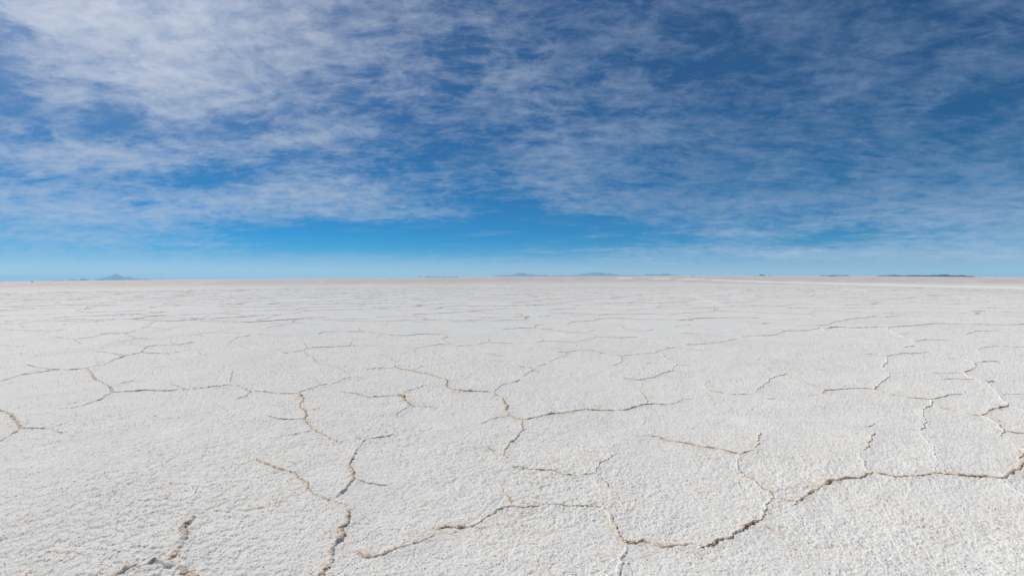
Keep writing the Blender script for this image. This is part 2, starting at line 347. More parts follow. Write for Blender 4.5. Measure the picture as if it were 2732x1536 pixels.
  (0.6,0.4,"3.632,7.622 3.814,7.905 4.00,8.13 4.25,8.45 4.37,8.67 4.58,8.85 4.93,9.13"),
 ]),
 ('big smooth tan ridge in the bottom left corner, curling at its foot',[
  (1.35,0.6,"-2.317,3.663 -2.256,3.555 -2.238,3.482 -2.200,3.411 -2.142,3.330 -2.135,3.278 -2.092,3.191 -2.085,3.132 -2.091,3.075 -2.100,3.053"),
  (1.45,0.6,"-2.100,3.053 -2.143,3.053 -2.187,3.037 -2.198,3.010 -2.259,3.010 -2.289,2.979 -2.287,2.937 -2.299,2.922 -2.305,2.877"),
  (1.45,0.6,"-2.100,3.053 -2.033,3.025 -1.973,2.997 -1.909,2.955 -1.851,2.919 -1.800,2.874"),
 ]),
]
VEINS=[
 (0.35,0.7,"-7.50,12.18 -7.26,11.92 -7.11,11.60"),
 (0.35,0.6,"-12.27,17.40 -12.45,18.01"),
 (0.3,0.6,"-11.89,18.37 -11.25,17.60 -10.64,17.06"),
 (0.3,0.6,"-6.25,8.62 -6.05,8.51"),
 (0.55,0.7,"-8.73,17.86 -8.81,18.71 -8.70,19.46 -8.78,20.47 -9.14,21.39 -9.42,22.80 -9.23,23.72 -8.51,23.56"),
 (0.45,0.7,"-9.86,20.66 -9.29,20.16 -8.80,19.68"),
 (0.5,0.8,"-8.78,20.47 -8.19,20.20 -7.40,19.62"),
 (0.5,0.7,"-7.85,21.59 -7.89,22.31 -7.39,22.29 -6.75,22.37 -6.26,22.23"),
 (0.4,0.7,"-4.80,19.07 -4.91,19.95 -5.13,21.19"),
 (0.5,0.7,"-6.22,23.06 -5.87,23.67 -5.46,24.17 -4.91,23.81 -4.18,22.95"),
 (0.5,0.7,"-2.56,24.01 -2.08,23.98 -1.67,22.99 -1.07,22.84 -0.52,22.81 0.28,22.89"),
 (0.4,0.7,"-2.85,20.57 -2.28,20.30 -1.87,20.62 -1.44,21.01"),
 (0.4,0.7,"-4.02,20.73 -3.34,20.60"),
 (0.4,0.6,"-8.11,16.17 -7.54,16.00"),
 (0.5,0.8,"-6.93,15.27 -6.70,14.95"),
 (0.3,0.5,"-1.695,6.340 -1.612,6.410"),
 (0.5,0.9,"-0.181,3.301 -0.139,3.250 -0.118,3.200"),
 (0.5,0.9,"-0.079,3.164 -0.052,3.105 -0.033,3.038"),
 (0.4,0.7,"5.24,15.97 5.62,15.86 5.83,15.65 6.12,15.21"),
 (0.5,0.85,"3.97,18.47 3.82,17.16 4.13,16.74 4.32,16.57 4.74,17.12"),
 (0.4,0.5,"2.71,17.03 2.71,17.94 2.52,18.14"),
 (0.4,0.5,"2.47,16.55 2.71,17.03"),
 (0.4,0.5,"5.70,18.00 6.03,18.58"),
 (0.5,0.9,"6.28,18.78 6.57,18.77"),
 (0.5,0.8,"-0.01,23.09 0.73,23.17 0.80,23.69"),
 (0.5,0.8,"1.12,23.47 1.89,23.76"),
 (0.5,0.8,"9.12,20.09 9.51,19.50 9.95,19.39"),
 (0.5,0.05,"1.628,6.243 1.558,6.022 1.495,5.917"),
 (0.35,0.5,"2.147,6.377 2.165,6.282"),
 (0.4,0.4,"4.02,8.13 4.30,8.54 4.49,8.76"),
 (0.3,0.9,"3.192,4.260 3.276,4.325"),
 (0.7,0.05,"2.871,3.050 2.860,2.974 2.841,2.911"),
 (0.35,0.9,"2.048,3.336 2.069,3.284"),
 (0.4,0.8,"18.31,22.51 18.87,22.30"),
 (0.5,0.9,"3.588,5.556 3.589,5.466"),
 (0.4,0.6,"4.042,5.820 4.140,5.859 4.263,5.983"),
 (0.35,0.4,"-2.520,3.974 -2.584,4.170"),
 (0.4,0.5,"2.64,10.30 2.94,10.25"),
 (0.3,0.4,"4.233,7.345 4.504,7.504"),
]
HILLS=[
 ('mountain','pale blue volcano with a rounded peak and long shoulders on the far left horizon',17500,"-39.292,0.0 -39.198,9.0 -39.056,30.0 -38.890,47.4 -38.676,63.8 -38.484,79.4 -38.448,86.8 -38.364,83.9 -38.231,100.6 -38.098,107.1 -38.000,119.2 -37.901,152.1 -37.815,172.8 -37.730,178.5 -37.608,169.0 -37.486,147.2 -37.388,128.2 -37.241,94.9 -37.117,88.1 -36.918,82.2 -36.843,89.7 -36.773,96.3 -36.693,80.0 -36.568,53.0 -36.417,43.1 -36.239,50.5 -36.138,33.0 -35.857,33.5 -35.599,34.9 -35.418,38.5 -35.288,31.4 -35.172,0.0"),
 ('hill','low pale hill with a blunt top just left of the volcano',15000,"-40.264,0.0 -40.148,29.5 -40.056,41.2 -39.895,44.9 -39.781,38.5 -39.619,25.0 -39.434,8.9 -39.294,0.8"),
 ('hill','small flat blue hill, second to the left of the volcano',12500,"-41.051,0.6 -40.895,9.0 -40.715,12.3 -40.648,19.4 -40.467,18.8 -40.354,13.0 -40.282,1.3"),
 ('hill','lowest long blue hill, third to the left of the volcano',12500,"-41.874,0.6 -41.776,11.4 -41.689,12.1 -41.602,6.4 -41.470,12.1 -41.360,15.4 -41.251,2.6"),
 ('hill','pale blue hill cut off by the left edge of the view',14000,"-45.382,2.0 -45.226,24.2 -45.110,27.0 -44.993,17.6 -44.857,2.0"),
 ('hill','tiny lone round blue hill to the right of the volcano',11000,"-34.354,0.0 -34.287,11.2 -34.207,12.4 -34.106,0.0"),
 ('island','tiny flat blue islet at the left tip of the bumpy blue island',11000,"-10.371,1.5 -10.257,9.6 -10.105,12.6 -9.878,3.7"),
 ('island','bumpy low blue island on the horizon, left of the centre',11000,"-9.783,0.0 -9.612,10.2 -9.498,19.7 -9.269,24.6 -9.041,19.2 -8.851,9.4 -8.660,11.4 -8.430,18.6 -8.201,10.9 -7.894,9.8 -7.702,11.8 -7.549,17.6 -7.357,13.7 -7.203,16.5 -6.972,9.6 -6.818,19.1 -6.625,12.9 -6.375,1.5"),
 ('island','tiny pointed blue islet at the right tip of the bumpy blue island',11000,"-6.325,0.7 -6.259,15.7 -6.181,20.9 -5.950,1.5"),
 ('mountain','faint long mountain range with two broad summits on the centre horizon',16500,"-2.370,0.0 -1.655,32.9 -1.459,47.6 -0.808,45.0 -0.483,50.2 -0.027,46.0 0.299,83.1 0.560,109.0 0.885,119.8 1.146,119.5 1.309,128.7 1.471,107.9 1.731,75.7 1.926,66.1 2.186,75.1 2.446,56.1 2.836,51.9 3.225,36.4 3.615,54.6 3.939,41.1 4.198,22.1 4.715,25.2 5.684,29.6 6.328,23.2 6.842,46.8 7.099,37.1 7.611,58.8 7.931,76.9 8.186,91.4 8.633,109.3 8.951,123.6 9.204,115.8 9.521,120.9 9.901,124.0 10.090,96.0 10.406,78.9 10.657,91.5 11.097,68.7 11.410,59.1 11.785,40.2 12.345,30.3 13.150,14.6"),
 ('mountain','blue mountain range with a small sharp point and a rounded summit, right of the faint long range',15500,"12.542,2.1 12.914,24.3 13.284,23.9 13.949,20.1 14.500,24.6 14.646,47.9 14.821,57.9 14.938,47.5 15.230,50.2 15.484,39.7 15.774,44.4 16.027,36.0 16.243,51.0 16.423,60.9 16.639,57.5 16.854,58.2 17.068,44.8 17.354,27.3 17.638,15.9 18.098,6.3 18.345,1.0"),
 ('island','small steep dark blue dome-shaped island right of the mountain ranges',3700,"25.668,0.0 25.765,4.5 25.912,7.6 26.038,8.2 26.206,6.6 26.332,2.7 26.437,0.6"),
 ('island','flat sliver of dark blue island at the foot of the dome-shaped one',3700,"26.491,0.3 26.708,3.3 26.924,0.3"),
 ('island','low dark blue island between the dome-shaped one and the longest one',4100,"30.962,0.3 31.095,4.5 31.248,4.8 31.514,3.8 31.703,4.8 31.891,3.8 32.115,4.4 32.302,6.9 32.413,6.0 32.562,3.8 32.820,5.3 33.003,5.9 33.113,7.5 33.241,3.7 33.332,2.2 33.514,0.3"),
 ('island','darkest small islet, standing in front of the low dark blue island',1700,"31.684,0.0 31.853,1.3 31.928,2.5 32.041,2.0 32.134,0.9 32.321,0.1"),
 ('island','longest dark blue island with many low summits on the right horizon',4000,"35.457,0.4 35.727,4.9 35.958,5.4 36.233,5.2 36.461,7.3 36.711,9.3 36.914,7.5 37.138,7.6 37.316,6.1 37.494,4.2 37.582,7.8 37.846,8.3 38.108,9.9 38.282,8.8 38.412,9.7 38.584,7.1 38.755,8.7 39.054,8.4 39.223,7.7 39.433,10.9 39.642,8.7 39.809,11.8 40.015,12.6 40.180,13.4 40.344,14.6 40.466,11.3 40.588,8.4 40.790,9.6 40.992,7.8 41.231,11.2 41.508,8.8 41.666,5.2 41.901,6.4 42.056,3.6 42.192,0.7"),
 ('island','tiniest blue islet off the right end of the longest island',4000,"42.373,0.0 42.480,2.2 42.588,0.0"),
]
CLOUDS=[(-39.2,23.7,7.5,3.23,0,0.42),(-37.4,20.0,5.8,2.91,-25,0.22),(-32.7,18.1,5.0,2.52,-20,0.28),(-34.2,14.8,2.0,1.93,-60,0.18),(-41.2,18.2,2.8,1.69,-30,0.20),
 (-25.0,24.3,7.5,3.73,0,0.20),(-30.3,21.5,2.5,1.86,-20,0.12),(-44.7,17.2,1.3,1.88,0,-0.16),(-37.8,15.0,2.6,0.92,-15,-0.20),(-36.7,13.3,3.0,0.95,0,-0.14),
 (-44.6,15.1,1.1,1.10,0,-0.15),(-42.1,15.8,3.4,0.86,-8,0.22),(-40.3,11.0,3.6,0.98,3,0.30),(-43.6,9.6,2.6,0.88,0,0.25),(-36.5,10.8,3.5,0.81,5,0.22),
 (-44.6,10.5,1.3,0.57,0,-0.20),(-31.3,10.0,3.7,0.83,0,-0.26),(-30.4,14.1,3.7,1.01,0,-0.12),(-25.2,13.6,6.5,0.71,14,0.36),(-20.5,14.4,2.2,0.37,-8,0.18),
 (-21.7,9.0,8.7,1.36,5,0.36),(-19.5,7.4,8.2,1.01,-3,0.20),(-13.7,8.1,5.9,0.87,-10,0.22),(-25.9,6.5,5.4,0.33,3,0.15),(-29.2,7.6,3.8,0.72,5,0.20),
 (-40.9,6.9,5.5,0.93,-4,0.30),(-37.9,5.3,6.0,0.59,-3,0.30),(-43.6,4.9,3.5,0.75,0,0.20),(-41.6,3.5,6.1,0.56,0,0.22),(-37.1,6.3,8.0,1.32,0,0.12),
 (-42.3,1.9,5.5,0.25,0,0.15),(-32.3,3.4,3.3,0.18,2,0.28),(-28.6,2.8,3.9,0.15,-4,0.10),(-11.3,15.8,3.2,1.89,0,-0.12),(-3.1,11.8,5.4,1.99,0,-0.10),
 (0.6,8.3,5.0,1.23,0,-0.24),(-9.0,4.6,13.5,1.15,0,-0.42),(-22.5,4.2,5.7,0.92,0,-0.18),(3.5,5.5,10.8,1.24,0,-0.40),(-5.6,7.1,1.7,1.02,0,0.12),
 (4.8,10.9,4.6,2.80,25,0.22),(8.1,8.8,4.9,1.61,-15,0.25),(15.7,16.6,7.7,2.57,10,0.16),(1.5,19.4,6.2,2.95,-40,0.10),(-4.7,26.4,8.3,3.96,0,0.02),
 (19.5,10.7,6.7,1.52,5,0.12),(16.9,7.9,6.9,0.98,3,0.20),(26.9,7.3,8.6,1.03,8,0.30),(27.9,10.1,2.3,0.36,-3,0.22),(34.9,8.9,2.0,0.53,-35,0.25),
 (35.2,5.2,7.3,1.02,4,0.36),(41.1,6.9,4.7,1.55,0,0.25),(43.0,3.7,4.0,1.83,0,0.42),(38.4,11.0,4.4,1.26,-10,0.14),(39.3,15.1,1.5,0.66,20,0.30),
 (37.6,14.0,2.1,0.25,25,0.12),(22.8,4.7,3.9,0.34,-3,0.42),(13.7,4.6,1.0,0.24,0,0.20),(13.7,2.9,1.6,0.28,4,0.35),(24.9,2.6,6.9,0.34,-2,0.40),
 (32.9,2.2,8.9,0.56,-2,0.36),(39.7,1.6,7.4,0.81,0,0.25),(32.3,4.0,3.9,0.56,-4,-0.45),(38.4,4.1,3.6,0.33,0,-0.15),(39.1,14.7,2.3,0.90,0,-0.05),
 (41.0,13.9,2.8,0.89,0,-0.15),(29.7,22.0,14.1,4.62,0,-0.07),(1.5,28.7,18.7,2.85,0,-0.08),(43.7,20.2,3.0,2.37,0,0.16),(32.8,17.4,5.3,1.90,20,0.10),
 (23.1,20.3,4.2,2.01,0,-0.08),(21.3,16.7,2.2,1.06,0,-0.08)]
PALE=[(-7.09,7.99,0.1,0.22,0.6),(-3.85,5.80,0.12,0.2,0.8),(-3.41,5.20,0.09,0.12,0.5),(-0.92,5.93,0.16,0.22,0.7),(2.80,6.13,0.22,0.25,0.55),(1.42,15.67,0.3,0.6,0.5),(3.60,7.14,0.15,0.2,0.8),(-2.61,4.15,0.12,0.2,0.6),(-3.92,5.12,0.1,0.12,0.6),(-4.40,4.77,0.15,0.15,0.4),(-3.88,9.76,0.2,0.4,0.4),(3.68,5.55,0.18,0.15,0.5),(4.20,6.20,0.3,0.3,0.4),(-0.66,4.09,0.15,0.15,0.4),(2.52,3.67,0.1,0.1,0.1),(-6.08,8.56,0.15,0.3,0.5),(-0.01,7.13,0.2,0.4,0.3),(-6.80,12.76,0.3,0.5,0.3),(2.76,3.03,0.25,0.2,0.4),(6.86,14.76,0.5,1,0.3),(4.66,19.04,0.4,1.2,0.4),(11.44,17.42,0.35,1,0.6)]
TRACKS={k: [tuple(map(float, q.split(','))) for q in s.split()] for k, s in dict(
 white="86,640 100,486 104,391 99.4,314.3 95.64,257.7 90,195.3 87.6,162.2 86.5,132.8 83.9,104 83,83 80,71.2",
 tan="72,341 74,278.5 73.5,230.6 72.5,197.2 70.2,156.1 68.5,126.8 66.9,103 62.9,78 58.2,58.1 55.9,49.8",
 t1="-36.33,34.78 -35.4,36.3 -33.4,39.4 -34.7,47.7 -40.7,69 -45.2,85",
 t2="-11.25,14.95 -12.33,18.32 -12.32,20.34 -12.32,22.68 -12.11,26.39",
 t3="-10.70,11.52 -10.75,12.90 -10.55,14.20 -10.15,16.35 -9.63,19.72 -8.75,23.57",
 w2="18.86,54.56 16.34,44.26 13.51,33.79").items()}
USE_HAZE = True
DENOISE = True

C = bpy.context.scene.collection
R = math.radians
scene = bpy.context.scene
rng = np.random.default_rng(11)

# ---------------------------------------------------------------- helpers
def tag(o, label=None, cat=None, group=None, kind=None):
    for k, v in (('label', label), ('category', cat), ('group', group), ('kind', kind)):
        if v: o[k] = v
    return o

def mesh_object(name, co, quads, mats, attrs=None, smooth=True, mat_index=None, tris=None):
    """One mesh object from numpy arrays (quads: n x 4, tris: n x 3)."""
    me = bpy.data.meshes.new(name)
    co = np.asarray(co, dtype=np.float32)
    parts = [np.asarray(quads, dtype=np.int32).reshape(-1, 4)] if quads is not None and len(quads) else []
    nq = len(parts[0]) if parts else 0
    nt = 0 if tris is None else len(tris)
    loops = np.concatenate(([parts[0].ravel()] if nq else []) + ([np.asarray(tris, dtype=np.int32).ravel()] if nt else []))
    starts = np.concatenate([np.arange(nq, dtype=np.int32) * 4, nq * 4 + np.arange(nt, dtype=np.int32) * 3]).astype(np.int32)
    me.vertices.add(len(co)); me.vertices.foreach_set('co', co.ravel())
    me.loops.add(len(loops)); me.loops.foreach_set('vertex_index', loops.astype(np.int32))
    me.polygons.add(nq + nt); me.polygons.foreach_set('loop_start', starts)
    if smooth: me.polygons.foreach_set('use_smooth', np.ones(nq + nt, dtype=bool))
    for m in mats: me.materials.append(m)
    if mat_index is not None: me.polygons.foreach_set('material_index', np.asarray(mat_index, dtype=np.int32))
    for k, v in (attrs or {}).items():
        a = me.attributes.new(k, 'FLOAT', 'POINT'); a.data.foreach_set('value', np.asarray(v, dtype=np.float32))
    me.update(calc_edges=True)
    o = bpy.data.objects.new(name, me); C.objects.link(o)
    return o

LAT = 256
_tabs = {}
def perlin(x, y, seed):
    """2-D gradient noise, about -0.7..0.7 (scaled to roughly -1..1)."""
    if seed not in _tabs:
        a = np.random.default_rng(1000 + seed).uniform(0, 2 * np.pi, (LAT, LAT))
        _tabs[seed] = (np.cos(a).astype(np.float32), np.sin(a).astype(np.float32))
    gx, gy = _tabs[seed]
    xf, yf = np.floor(x), np.floor(y)
    fx, fy = (x - xf).astype(np.float32), (y - yf).astype(np.float32)
    i0 = xf.astype(np.int64) % LAT; j0 = yf.astype(np.int64) % LAT
    i1 = (i0 + 1) % LAT; j1 = (j0 + 1) % LAT
    u = fx * fx * fx * (fx * (fx * 6 - 15) + 10); v = fy * fy * fy * (fy * (fy * 6 - 15) + 10)
    a = gx[i0, j0] * fx + gy[i0, j0] * fy
    b = gx[i1, j0] * (fx - 1) + gy[i1, j0] * fy
    c = gx[i0, j1] * fx + gy[i0, j1] * (fy - 1)
    d = gx[i1, j1] * (fx - 1) + gy[i1, j1] * (fy - 1)
    a = a + u * (b - a); c = c + u * (d - c)
    return (a + v * (c - a)) * 1.5

def sstep(a, b, x):
    t = np.clip((x - a) / (b - a), 0, 1); return t * t * (3 - 2 * t)

SA = np.array([a for a, s in SWELL], dtype=float); SS = np.array([s for a, s in SWELL], dtype=float)
def swell(x, y):
    r = np.hypot(x, y); az = np.degrees(np.arctan2(x, y))
    t = np.clip(np.log(np.maximum(r, 1) / 45) / math.log(700 / 45), 0, 1)
    return r * np.interp(az, SA, SS, left=0, right=0) * t * t * (3 - 2 * t)

def band(x, y, pts, half):
    """1 on a polyline, fading to 0 at 'half' metres from it."""
    d = np.full(x.shape, 1e9, dtype=np.float32)
    for (ax, ay), (bx, by) in zip(pts, pts[1:]):
        ux, uy = bx - ax, by - ay; L = ux * ux + uy * uy + 1e-9
        t = np.clip(((x - ax) * ux + (y - ay) * uy) / L, 0, 1)
        d = np.minimum(d, np.hypot(x - ax - t * ux, y - ay - t * uy))
    return np.clip(1 - d / half, 0, 1)

def pts_of(s): return [tuple(map(float, q.split(','))) for q in s.split()]

# ---------------------------------------------------------------- materials
class NT:
    """Small helper to write node trees."""
    def __init__(s, tree): s.t = tree; s.n = tree.nodes; s.l = tree.links
    def new(s, typ, **kw):
        n = s.n.new(typ)
        for k, v in kw.items(): setattr(n, k, v)
        return n
    def put(s, sock, v):
        if hasattr(v, 'is_output'): s.l.new(v, sock)
        else: sock.default_value = v
    def m(s, op, a, b=0.0, c=None, clamp=False):
        n = s.new('ShaderNodeMath', operation=op, use_clamp=clamp)
        s.put(n.inputs[0], a); s.put(n.inputs[1], b)
        if c is not None: s.put(n.inputs[2], c)
        return n.outputs[0]
    def mix(s, f, a, b, typ='MIX'):
        n = s.new('ShaderNodeMix', data_type='RGBA', blend_type=typ)
        s.put(n.inputs[0], f); s.put(n.inputs[6], a); s.put(n.inputs[7], b)
        return n.outputs[2]
    def rng(s, v, a, b, c=0.0, d=1.0, smooth=True):
        n = s.new('ShaderNodeMapRange', interpolation_type='SMOOTHSTEP' if smooth else 'LINEAR')
        s.put(n.inputs[0], v)
        for i, q in enumerate((a, b, c, d)): s.put(n.inputs[1 + i], q)
        return n.outputs[0]
    def noise(s, vec, scale, detail=3, rough=.55, dist=0.0):
        n = s.new('ShaderNodeTexNoise'); s.put(n.inputs['Vector'], vec)
        n.inputs['Scale'].default_value = scale; n.inputs['Detail'].default_value = detail
        n.inputs['Roughness'].default_value = rough; n.inputs['Distortion'].default_value = dist
        return n
    def attr(s, name): return s.new('ShaderNodeAttribute', attribute_name=name).outputs['Fac']

def salt_material():
    m = bpy.data.materials.new('salt'); m.use_nodes = True; t = NT(m.node_tree)
    bs = t.n['Principled BSDF']
    pos = t.new('ShaderNodeNewGeometry').outputs['Position']
    stain_shade, pale, tan = t.attr('stain_shade'), t.attr('pale'), t.attr('tan')
    big = t.noise(pos, .55, 4).outputs[0]
    mid = t.noise(pos, 9, 4).outputs[0]
    fine = t.noise(pos, 140, 3).outputs[0]
    col = t.mix(t.rng(big, .35, .65), (.73, .716, .675, 1), (.785, .757, .70, 1))
    col = t.mix(t.rng(mid, .3, .7, 0, .55), col, (.82, .79, .73, 1))
    col = t.mix(t.rng(fine, .35, .7, 0, .5), col, (.64, .62, .58, 1))
    damp = t.rng(t.noise(pos, .23, 5, .6).outputs[0], .50, .72, 0, .55)
    col = t.mix(damp, col, (.655, .635, .60, 1))
    col = t.mix(tan, col, (.56, .475, .415, 1))
    col = t.mix(pale, col, (.85, .83, .78, 1))
    s2 = t.m('MULTIPLY', stain_shade, t.rng(t.noise(pos, 60, 3).outputs[0], .3, .62, .35, 1.25), clamp=True)
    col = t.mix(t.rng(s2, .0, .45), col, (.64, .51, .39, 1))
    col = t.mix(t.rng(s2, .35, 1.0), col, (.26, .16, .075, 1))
    t.l.new(col, bs.inputs['Base Color'])
    # crystal facets: a few cells are smooth and tipped at random, so that they glint
    v = t.new('ShaderNodeTexVoronoi'); t.put(v.inputs['Vector'], pos); v.inputs['Scale'].default_value = 150
    wn = t.new('ShaderNodeTexWhiteNoise'); t.l.new(v.outputs['Position'], wn.inputs['Vector'])
    glint = t.m('GREATER_THAN', wn.outputs['Value'], .93)
    t.put(bs.inputs['Roughness'], t.m('SUBTRACT', .62, t.m('MULTIPLY', glint, .45)))
    nrm = t.new('ShaderNodeNewGeometry').outputs['Normal']
    va = t.new('ShaderNodeVectorMath', operation='SUBTRACT'); t.l.new(wn.outputs['Color'], va.inputs[0]); va.inputs[1].default_value = (.5, .5, .5)
    vs = t.new('ShaderNodeVectorMath', operation='SCALE'); t.l.new(va.outputs[0], vs.inputs[0]); t.put(vs.inputs['Scale'], t.m('MULTIPLY', glint, 1.3))
    vb = t.new('ShaderNodeVectorMath', operation='ADD'); t.l.new(nrm, vb.inputs[0]); t.l.new(vs.outputs[0], vb.inputs[1])
    vn = t.new('ShaderNodeVectorMath', operation='NORMALIZE'); t.l.new(vb.outputs[0], vn.inputs[0])
    bmp = t.new('ShaderNodeBump'); bmp.inputs['Strength'].default_value = .35; bmp.inputs['Distance'].default_value = .004
    t.l.new(t.noise(pos, 190, 3, .6).outputs[0], bmp.inputs['Height']); t.l.new(vn.outputs[0], bmp.inputs['Normal'])
    t.l.new(bmp.outputs[0], bs.inputs['Normal'])
    bs.inputs['Specular IOR Level'].default_value = .04; bs.inputs['Diffuse Roughness'].default_value = .22
    return m

def rock_material():
    m = bpy.data.materials.new('bare_rock'); m.use_nodes = True; t = NT(m.node_tree)
    bs = t.n['Principled BSDF']
    pos = t.new('ShaderNodeNewGeometry').outputs['Position']
    n = t.noise(pos, .004, 6, .6).outputs[0]
    t.l.new(t.mix(t.rng(n, .35, .65), (.022, .020, .018, 1), (.05, .042, .034, 1)), bs.inputs['Base Color'])
    bs.inputs['Roughness'].default_value = .95
    return m

def plain_material(name, col, rough, metal=0.0):
    m = bpy.data.materials.new(name); m.use_nodes = True; t = NT(m.node_tree); bs = t.n['Principled BSDF']
    tc = t.new('ShaderNodeTexCoord').outputs['Object']
    f = t.rng(t.noise(tc, 6, 3).outputs[0], .3, .7)
    t.l.new(t.mix(f, tuple(c * .8 for c in col) + (1,), tuple(min(1, c * 1.15) for c in col) + (1,)), bs.inputs['Base Color'])
    bs.inputs['Roughness'].default_value = rough; bs.inputs['Metallic'].default_value = metal
    return m

SALT = salt_material(); ROCK = rock_material()

# ---------------------------------------------------------------- relief of the crust
def crust(x, y, ls):
    """Height of the salt crust and brown flecks with shade painted below its steps; ls = local sampling distance."""
    def w(lam): return sstep(1.6, 4.0, lam / ls)
    patch = np.clip(.5 + .55 * perlin(x / 1.7, y / 1.7, 1) + .35 * perlin(x / .6, y / .6, 2), 0, 1)
    amp = (.55 + .7 * patch).astype(np.float32)
    wx = x + .035 * perlin(x / .16, y / .16, 3); wy = y + .035 * perlin(x / .16, y / .16, 4)
    h = .008 * perlin(x / .5, y / .5, 5) * w(.5)
    h = h + .0042 * amp * perlin(wx / .15, wy / .15, 6) * w(.15)
    a = perlin(wx / .075, wy / .060, 7)
    h = h + .0036 * amp * (np.abs(a) ** .8) * w(.075)
    # broken plates of crust with small steps
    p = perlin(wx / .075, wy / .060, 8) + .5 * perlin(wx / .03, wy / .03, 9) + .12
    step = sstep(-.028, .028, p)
    scaly = (.40 + .60 * sstep(1.8, -1.6, x + 1.2 * perlin(x / 2.3, y / 2.3, 15))) * (.25 + .75 * patch)
    h = h + .0080 * scaly * step * w(.05)
    h = h + .0031 * amp * perlin(x / .030, y / .030, 10) * w(.030)
    h = h + .0026 * amp * perlin(x / .014, y / .014, 12) * w(.014)
    shade_fleck = np.exp(-((p + .05) / .05) ** 2) * sstep(.0, .4, perlin(x / .33 + 7, y / .33, 13) + .5 * perlin(x / .07, y / .07, 14)) * w(.05) * (.45 + .55 * scaly)  # brown stain and painted shade along the low side of each step
    return h.astype(np.float32), shade_fleck.astype(np.float32), patch

# ---------------------------------------------------------------- ridge lines: resample once, used by the ground and by the ridges
def resample(pts, ds):
    p = np.array(pts, dtype=float)
    L = np.concatenate([[0], np.cumsum(np.hypot(*np.diff(p, axis=0).T))])
    n = max(4, int(L[-1] / ds) + 1); s = np.linspace(0, L[-1], n)
    q = np.stack([np.interp(s, L, p[:, 0]), np.interp(s, L, p[:, 1])], 1)
    k = max(1, min(n // 6, int(.09 / (L[-1] / n) + 1)))
    if k > 1:                                                    # round the corners a little
        ker = np.ones(k) / k; pad = np.pad(q, ((k, k), (0, 0)), mode='edge')
        f = np.stack([np.convolve(pad[:, i], ker, 'same')[k:-k] for i in (0, 1)], 1)
        f[0], f[-1] = q[0], q[-1]; q = f
    return s, q

def ridge_strip(pts, w, brown, seed, cross=9, min_ds=.006, far_gain=1.0):
    """A lumpy welt of salt along a polyline: returns vertices, quads, stain, pale."""
    p0 = np.array(pts); r0 = float(np.hypot(p0[:, 0], p0[:, 1]).min())
    ds = max(min_ds, r0 * .0014)
    s, q = resample(pts, ds)
    n = len(q); r = np.hypot(q[:, 0], q[:, 1])
    tan = np.gradient(q, axis=0); tan /= np.maximum(np.hypot(tan[:, 0], tan[:, 1]), 1e-9)[:, None]
    nor = np.stack([-tan[:, 1], tan[:, 0]], 1)
    sd = seed * 17.31
    mid = np.clip(np.minimum(s, s[-1] - s) / .12, 0, 1)
    q = q + nor * mid[:, None] * (.022 * perlin(s / .17, sd + 0 * s, 21) + .012 * perlin(s / .06, sd + 3 + 0 * s, 22))[:, None]
    gain = np.clip(.75 + .035 * r, .8, 1.5) * far_gain
    lump = .86 + .30 * perlin(s / .12, sd + 5 + 0 * s, 23) + .28 * perlin(s / .045, sd + 9 + 0 * s, 24)
    knot = perlin(s / .16, sd + 7 + 0 * s, 32); lump = lump + .55 * sstep(.45, .75, knot)
    slow = .88 + .5 * perlin(s / .6, sd + 13 + 0 * s, 25)
    ends = np.clip(np.minimum(s, s[-1] - s) / (.10 + .03 * s[-1]), 0, 1); endt = np.clip(ends + (.62 if w >= .6 else .3), 0, 1)
    size = np.clip(lump, .45, 1.7) * np.clip(slow, .5, 1.25) * endt
    a = .0260 * w * gain * (.5 + .55 * size); hg = .0170 * w * gain * size * (.70 if brown < .2 else 1)
    z0 = crust(q[:, 0], q[:, 1], np.maximum(r * .001, .003))[0] + swell(q[:, 0], q[:, 1])
    t = np.linspace(-1, 1, cross)
    skew = .35 * perlin(s / .09, sd + 31 + 0 * s, 26)
    S, Tt = np.meshgrid(s, t, indexing='ij')
    prof = np.maximum(1 - np.abs(Tt) ** 2.2, 0) ** .75
    rough = perlin(S / .028, Tt * 1.3 + sd, 27) + .6 * perlin(S / .012, Tt * 3 + sd, 28)
    off = a[:, None] * (Tt * 1.1 + skew[:, None] * prof) + .005 * w * rough * prof
    z = z0[:, None] + hg[:, None] * prof * (1 + .40 * rough) - .012 * (1 - prof) + .001
    co = np.stack([q[:, 0:1] + nor[:, 0:1] * off, q[:, 1:2] + nor[:, 1:2] * off, z], 2).reshape(-1, 3)
    i = np.arange((n - 1) * (cross - 1)); c = i % (cross - 1); k = i // (cross - 1)
    v0 = k * cross + c
    quads = np.stack([v0, v0 + cross, v0 + cross + 1, v0 + 1], 1)
    cl = perlin(s / .16, sd + 41 + 0 * s, 29) + .6 * perlin(s / .05, sd + 45 + 0 * s, 30)
    st = np.clip(brown * (.60 + .80 * cl), 0, 1)[:, None] * (.75 + .4 * perlin(S / .03, Tt * 1.7 + sd, 31)) + .06 * brown
    pl = np.clip(.45 - brown, 0, .10) + 0 * S
    return co, quads, np.clip(st, 0, 1).ravel(), pl.ravel(), q, s

def join(strips):
    co, qd, st, pl, base = [], [], [], [], 0
    for a in strips:
        co.append(a[0]); qd.append(a[1] + base); st.append(a[2]); pl.append(a[3]); base += len(a[0])
    co = np.concatenate(co)
    return co, np.concatenate(qd), dict(stain_shade=np.concatenate(st), pale=np.concatenate(pl), tan=np.zeros(len(co)))

